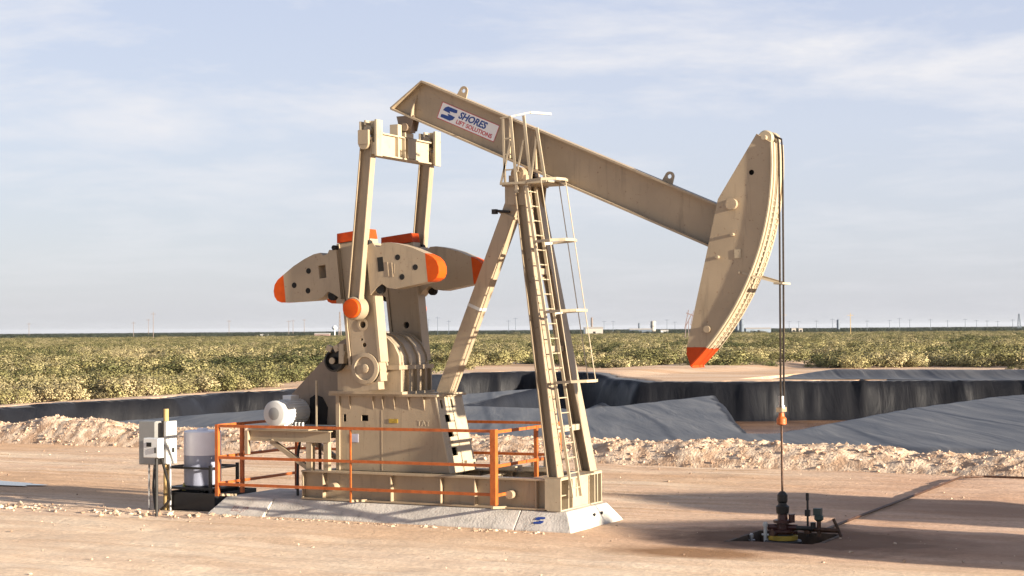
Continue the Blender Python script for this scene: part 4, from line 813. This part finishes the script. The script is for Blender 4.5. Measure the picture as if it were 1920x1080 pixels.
MB().cbox((-13.49, -2.325, 1.56), (.13, .012, .09)).build('display', 'hole', c3)
b = MB(); b.path([(-13.3, -2.15, 1.3), (-13.3, -1.9, .7), (-13.5, -1.6, .3), (-13.9, -1.3, .1), (-14.1, -1.2, .0)], .03); b.path([(-14.2, -1.25, 1.02), (-14.2, -1.3, .5), (-14.1, -1.35, .02)], .035); tag(b.build('power_conduit', 'dark'), 'dark electrical conduit looping between the meter box and the grey cabinet', 'conduit')

# ---------------------------------------------------------------- unseen tanks added outside the frame to cast long shadows across the pad
for (x, y, r, h, hp, lb) in ((13.5, -1.25, 2.35, 2.75, 3.35, 'unseen tan tank added to cast shade right of the well, the nearer of two'), (14.5, 4.25, 2.3, 3.25, 3.95, 'unseen tan tank added to cast shade right of the well, the farther of two')):
    t = thing('shadow_tank', lb, 'shadow caster', (x, y, 0))
    MB().lathe((x, y, 0), (0, 0, 1), [(0, r), (h, r)], 40).build('shell', 'tan', t); MB().lathe((x, y, h + .002), (0, 0, 1), [(0, r + .04), (hp - h, .3), (hp - h + .15, .3), (hp - h + .2, .1)], 40).build('roof', 'tan', t)
    MB().box((x - r - .06, y - .3, .3), (x - r + .03, y + .3, .95)).build('hatch', 'dark', t)

# ---------------------------------------------------------------- scrub
def shrub(seed, n=150, dead=False):
    rr = random.Random(seed); b = MB(); b.nrm = []; lobes = [(rr.uniform(-.7, .7), rr.uniform(-.7, .7), rr.uniform(.2, .62), rr.uniform(.2, .48)) for _ in range(8)]
    for i in range(n):
        lx_, ly_, lz_, lr = rr.choice(lobes)
        d = V((rr.gauss(0, 1), rr.gauss(0, 1), rr.gauss(0, .8))).normalized() * lr * rr.uniform(.55, 1.08)
        c = V((lx_, ly_, lz_)) + d; c.z = max(c.z, .03)
        nn = (d + V((rr.uniform(-.5, .5), rr.uniform(-.5, .5), rr.uniform(0, .6)))).normalized(); t = nn.orthogonal().normalized(); t.rotate(Matrix.Rotation(rr.uniform(0, 6.28), 3, nn)); s2 = nn.cross(t); k = rr.uniform(.02, .055)
        b.add([c + t * k, c + s2 * k * .7, c - t * k * .9, c - s2 * k * .8], [(0, 1, 2, 3)])
        q = (d.normalized() * 1.0 + nn * .45 + V((0, 0, .35))).normalized(); b.nrm += [tuple(q)] * 4
    return b
sh = []
for i in range(5):
    b = shrub(i, 1300); o = b.build('desert_shrub', 'leaf', smooth=False); sh.append(o)
    o.data.polygons.foreach_set('use_smooth', [True] * len(o.data.polygons)); o.data.normals_split_custom_set_from_vertices(b.nrm)
    b = MB(); rr = random.Random(i)
    for k in range(7): a = rr.uniform(0, 6.28); b.tube((0, 0, 0), (.5 * math.cos(a), .5 * math.sin(a), rr.uniform(.4, .8)), .03, .01, 5)
    b.build('stem', 'twig', o)
rs = np.random.RandomState(21)
SL = [(-80, 8), (-53.5, 8), (-53.5, 33), (-55, 41), (-53, 47), (-55.5, 62), (-58, 72), (-64, 103), (-61, 113), (-57.7, 118), (-39, 127), (-16.5, 121), (60, 113), (60, -10)]
def in_clear(x, y): return sdist(np.array([x]), np.array([y]), SL + [(60, -60), (-80, -60)])[0] < 0 and x > -66
cand = []
def scatter(d0, d1, n):
    out_ = []
    d = np.sqrt(rs.uniform(d0 ** 2, d1 ** 2, n)); u = rs.uniform(-.345, .345, n) * d
    x = CAM.x + GR.x * u + GF.x * d; y = CAM.y + GR.y * u + GF.y * d
    cl = sdist(x, y, [(-53.5, -60), (-53.5, 33), (-55, 41), (-53, 47), (-55.5, 62), (-58, 72), (-64, 103), (-61, 113), (-57.7, 118), (-39, 127), (-16.5, 121), (80, 113), (80, -60)])
    k = cl > 1.6
    return np.stack([x[k], y[k], d[k]], 1)
nearp = scatter(60, 420, 34000)
dens = fbm(nearp[:, 0] / 9, nearp[:, 1] / 9, 3); nearp = nearp[dens > .06 - .0002 * nearp[:, 2]]
nearp = nearp[np.argsort(nearp[:, 2])]
farp = scatter(400, 900, 26000); farp = farp[fbm(farp[:, 0] / 22, farp[:, 1] / 22, 3) > -.2]
LBL = 'low olive desert shrub growing in the scrubland beyond the lined pit'
first300 = nearp[:300]
for i, (x, y, d) in enumerate(first300):
    src = sh[i % 5]
    o = src if i < 5 else src.copy()
    if i >= 5:
        sc.collection.objects.link(o)
        for ch in src.children: c2_ = ch.copy(); sc.collection.objects.link(c2_); c2_.parent = o
    o.location = (x, y, -.02); o.rotation_euler = (0, 0, rs.uniform(0, 6.28)); s_ = rs.uniform(.7, 1.6); o.scale = (s_ * 1.15, s_ * 1.15, s_ * rs.uniform(.85, 1.15))
    tag(o, LBL, 'shrub', 'desert shrubs nearest the pit')
# five kinds used for the rest, kept as instances of the same meshes
def gn_scatter(name, pts, scl, label):
    me = bpy.data.meshes.new(name); me.from_pydata([(x, y, -.02) for x, y, d in pts], [], [])
    a = me.attributes.new('sc', 'FLOAT', 'POINT'); a.data.foreach_set('value', scl.astype(np.float32))
    o = bpy.data.objects.new(name, me); sc.collection.objects.link(o)
    g = bpy.data.node_groups.new(name, 'GeometryNodeTree'); g.interface.new_socket('Geometry', in_out='INPUT', socket_type='NodeSocketGeometry'); g.interface.new_socket('Geometry', in_out='OUTPUT', socket_type='NodeSocketGeometry')
    gi = g.nodes.new('NodeGroupInput'); go = g.nodes.new('NodeGroupOutput'); ip = g.nodes.new('GeometryNodeInstanceOnPoints'); jn = g.nodes.new('GeometryNodeJoinGeometry')
    for s in sh:
        oi = g.nodes.new('GeometryNodeObjectInfo'); oi.inputs['Object'].default_value = s; oi.inputs['As Instance'].default_value = True; oi.transform_space = 'ORIGINAL'; g.links.new(oi.outputs['Geometry'], jn.inputs[0])
    rv = g.nodes.new('FunctionNodeRandomValue'); rv.data_type = 'FLOAT_VECTOR'; rv.inputs[0].default_value = (0, 0, 0); rv.inputs[1].default_value = (.1, .1, 6.28)
    na = g.nodes.new('GeometryNodeInputNamedAttribute'); na.data_type = 'FLOAT'; na.inputs[0].default_value = 'sc'
    cv = g.nodes.new('ShaderNodeCombineXYZ'); ml = g.nodes.new('ShaderNodeMath'); ml.operation = 'MULTIPLY'; g.links.new(na.outputs[0], ml.inputs[0]); ml.inputs[1].default_value = 1.3
    g.links.new(ml.outputs[0], cv.inputs[0]); g.links.new(ml.outputs[0], cv.inputs[1]); g.links.new(na.outputs[0], cv.inputs[2])
    g.links.new(gi.outputs[0], ip.inputs['Points']); g.links.new(jn.outputs[0], ip.inputs['Instance']); ip.inputs['Pick Instance'].default_value = True
    g.links.new(rv.outputs[0], ip.inputs['Rotation']); g.links.new(cv.outputs[0], ip.inputs['Scale']); g.links.new(ip.outputs[0], go.inputs[0])
    mdf = o.modifiers.new('scatter', 'NODES'); mdf.node_group = g
    return tag(o, label, 'scrub', kind='stuff')
rest = nearp[300:]
gn_scatter('scrubland', rest, .55 + 1.6 * rs.rand(len(rest)) ** 3, 'dense olive and yellow desert scrub stretching away behind the pit')
vfar = scatter(900, 3200, 7000)
gn_scatter('distant_brush', vfar, 1.6 + 2.2 * rs.rand(len(vfar)) ** 2, 'dark uneven line of distant brush along the horizon')
gn_scatter('far_scrubland', farp, .9 + 1.1 * rs.rand(len(farp)), 'distant flat desert scrub towards the horizon')

# ---------------------------------------------------------------- things on the horizon
def pole_mesh(h, arm=True, m_='pole', r=.16):
    b = MB(); b.tube((0, 0, 0), (0, 0, h), r, r * .6, 8); return b
pz = None
def pole(px, d, h, kind=0, label=None, grp='utility poles along the horizon'):
    p = far(px, d); t = thing('utility_pole', label or 'thin distant utility pole with a crossarm standing on the horizon', 'utility pole', p, grp if label is None else None)
    k = max(1, d / 900); r_ = .14 * k
    b = MB(); b.tube(p, p + V((0, 0, h)), r_, r_ * .7, 6); b.build('pole', ['pole', 'bluegrey', 'wood'][kind], t)
    a = GR * (1.2 * k); MB().bar(p + V((0, 0, h - .9)) - a, p + V((0, 0, h - .9)) + a, .12 * k, .15 * k).build('crossarm', ['pole', 'bluegrey', 'wood'][kind], t)
    return t
pole(287, 690, 12.5, 0, 'tallest reddish utility pole at the far left of the horizon')
pole(1594, 640, 9.5, 2, 'pale utility pole standing in front of the horizon right of the wire ropes')
pole(1470, 800, 11, 2, 'pale utility pole just right of the wire ropes')
for px, yt_, d in ((54, 603, 1150), (250, 601, 1250), (278, 600, 1250), (429, 601, 1300), (541, 602, 1350), (549, 599, 1350), (570, 600, 1300), (803, 600, 1400), (820, 592, 1400), (841, 600, 1400), (953, 598, 1500), (966, 597, 1500), (1132, 603, 1700), (1149, 600, 1700), (1250, 600, 1600), (1265, 604, 1800), (1479, 603, 1500), (1497, 602, 1500), (1530, 600, 1600), (1560, 598, 1600), (1625, 598, 1500), (1667, 600, 1700), (1686, 597, 1500), (1705, 600, 1700), (1744, 596, 1500), (1776, 600, 1700), (1809, 598, 1500), (1830, 601, 1800), (1850, 600, 1800), (1870, 601, 1800), (1898, 598, 1600)):
    hz = 618 - (px - 960) * .00733; h = (hz - yt_) * d / 3100 + 4
    pole(px, d * (1 + .22 * math.sin(px * 1.7)), h * (1 + .22 * math.sin(px * 1.7)), 1 if d > 1380 else 0)
def lattice(name, px, d, h, w, label, cat, m_='bluegrey', sx=.25):
    p = far(px, d); b = MB()
    for a, c in ((-1, -1), (1, -1), (1, 1), (-1, 1)): b.bar(p + GR * (a * w) + GF * (c * w), p + GR * (a * w * .2) + GF * (c * w * .2) + V((0, 0, h)), sx, sx)
    n = 7
    for k in range(n):
        z0_, z1_ = h * k / n, h * (k + 1) / n; w0, w1 = w * (1 - .8 * k / n), w * (1 - .8 * (k + 1) / n)
        b.bar(p + GR * -w0 + GF * -w0 + V((0, 0, z0_)), p + GR * w1 + GF * -w1 + V((0, 0, z1_)), sx * .7, sx * .7); b.bar(p + GR * w0 + GF * -w0 + V((0, 0, z0_)), p + GR * -w1 + GF * -w1 + V((0, 0, z1_)), sx * .7, sx * .7); b.bar(p + GR * -w1 + GF * -w1 + V((0, 0, z1_)), p + GR * w1 + GF * -w1 + V((0, 0, z1_)), sx * .7, sx * .7)
    return tag(b.build(name, m_), label, cat)
lattice('lattice_tower', 637, 1000, 15.5, .8, 'slim lattice mast rising left of the near crank', 'tower', 'pole', .22)
lattice('lattice_tower', 1910, 1500, 15, 1.6, 'slim lattice mast at the far right edge of the horizon', 'tower', 'bluegrey', .3)
b = MB(); p = far(1292, 520)
for (a0, z0_, a1, z1_, r_) in ((-1.5, 0, -1.0, 5.0, .2), (1.2, 0, .6, 5.2, .2), (-.2, 0, -.3, 6.5, .22), (-1.0, 5, .8, 8.6, .3), (-.9, 8.8, 1.3, 8.0, .35), (-1.5, 3.8, -.2, 9.8, .25), (.4, 5, 1.4, 9.6, .2), (-2.4, 1.0, 2.0, 1.4, .6)): b.bar(p + GR * a0 + V((0, 0, z0_)), p + GR * a1 + V((0, 0, z1_)), r_, r_, (GF.x, GF.y, 0))
tag(b.build('distant_pump_jack', mat('hazy_brown_steel', (.20, .15, .15), .7)), 'distant brown pump jack seen just left of the horsehead tip', 'pump jack')
def building(px, d, w_, h, dp, m_, label, cat='building', roof='roof'):
    p = far(px, d); t = thing('distant_building', label, cat, p)
    b = MB(); P = [p + GR * (a * w_ / 2) + GF * (c * dp / 2) + V((0, 0, z)) for z in (0, h) for a, c in ((-1, -1), (1, -1), (1, 1), (-1, 1))]; b.add(P, [(3, 2, 1, 0), (4, 5, 6, 7), (0, 1, 5, 4), (1, 2, 6, 5), (2, 3, 7, 6), (3, 0, 4, 7)]); b.build('wall', m_, t, smooth=False)
    b = MB(); e1, e2 = w_ / 2 + .2, dp / 2 + .2; q = [p + GR * (a * e1) + GF * (c * e2) + V((0, 0, h + .003)) for a, c in ((-1, -1), (1, -1), (1, 1), (-1, 1))]; r0 = [p - GR * e1 + V((0, 0, h + dp * .12)), p + GR * e1 + V((0, 0, h + dp * .12))]; b.add(q + r0, [(0, 1, 5, 4), (2, 3, 4, 5), (1, 2, 5), (3, 0, 4), (3, 2, 1, 0)]); b.build('roof', roof, t, smooth=False)
    b = MB(); f0 = p - GF * (dp / 2 + .03); b.add([f0 + GR * a + V((0, 0, z)) for a, z in ((-.8, .2), (.8, .2), (.8, min(2.4, h * .8)), (-.8, min(2.4, h * .8)))], [(0, 1, 2, 3)]); b.build('door', 'dark', t, smooth=False)
    return t
building(1113, 1050, 11, 4.3, 9, 'roof', 'cream box shaped building on the horizon right of the ladder'); building(1098, 1080, 3, 4.8, 4, 'bluegrey', 'dark narrow shed joined to the left of the cream building')
building(604, 900, 8, 2.2, 6, mat('far_pink_wall', (.32, .2, .18), .8), 'low reddish building on the horizon left of the crank')
building(1487, 1150, 3, 3.4, 3, 'roof', 'left of two small pale sheds right of the wire ropes'); building(1500, 1150, 2.6, 3.2, 3, 'roof', 'right of two small pale sheds right of the wire ropes')
building(495, 1100, 5, 1.8, 4, 'white', 'low white shed on the left horizon behind the counterweight tip')
building(1420, 1200, 18, 3.2, 8, mat('far_blue_wall', (.25, .30, .36), .7), 'long blue grey shed between the horsehead and the wire ropes')
building(1200, 1300, 17, 3.2, 8, 'bluegrey', 'long low grey shed left of the distant pump jack'); building(1245, 1100, 5, 2.6, 5, 'white', 'small white shed left of the distant pump jack'); building(726, 1100, 6, 3.2, 5, 'roof', 'pale shed on the horizon between the two cranks')
def vessel(px, d, r_, h, m_, label):
    p = far(px, d); t = thing('process_tower', label, 'tower', p); MB().lathe(p, (0, 0, 1), [(0, r_), (h, r_), (h + .6, r_ * .5)], 14).build('shell', m_, t); MB().tube(p + V((0, 0, h * .6)), p + V((0, 0, h * .6 + .3)), r_ * 1.3, n=14).build('platform', 'bluegrey', t)
vessel(1224, 1400, 2.2, 10, 'roof', 'squat pale process tower left of the distant pump jack'); vessel(1390, 1300, 1.8, 10.5, 'bluegrey', 'dark blue process tower beside the horsehead edge'); vessel(1382, 1300, 1.4, 8, 'bluegrey', 'shorter dark blue process tower beside the horsehead edge'); vessel(1571, 1400, 1.3, 10, 'bluegrey', 'slim dark process tower between the two pale poles'); vessel(1109, 1500, .9, 14, 'pole', 'thin stack rising behind the cream building'); vessel(1198, 1600, 1.0, 9, 'bluegrey', 'thin grey stack above the long grey shed')
p = far(627, 1100); b = MB(); b.lathe(p, (0, 0, 1), [(0, .4), (4.6, .4), (4.8, 1.2), (6, 1.9), (7.2, 1.3), (7.7, .3)], 16); tag(b.build('water_tower', 'white'), 'small white rounded water tank on the horizon left of the crank', 'water tower')

# ---------------------------------------------------------------- haze over the plain
hm = bpy.data.materials.new('haze'); hm.use_nodes = True; t = hm.node_tree; t.nodes.clear()
pv = t.nodes.new('ShaderNodeVolumePrincipled'); oo = t.nodes.new('ShaderNodeOutputMaterial'); t.links.new(pv.outputs[0], oo.inputs['Volume'])
pv.inputs['Density'].default_value = .000035; pv.inputs['Color'].default_value = (.86, .92, 1, 1); pv.inputs['Anisotropy'].default_value = .2
HAZE = True
if HAZE:
    b = MB(); b.box((-15000, -300, -4), (15000, 20000, 40)); hz_ = b.build('haze', hm, smooth=False); tag(hz_, None, None, kind='stuff')
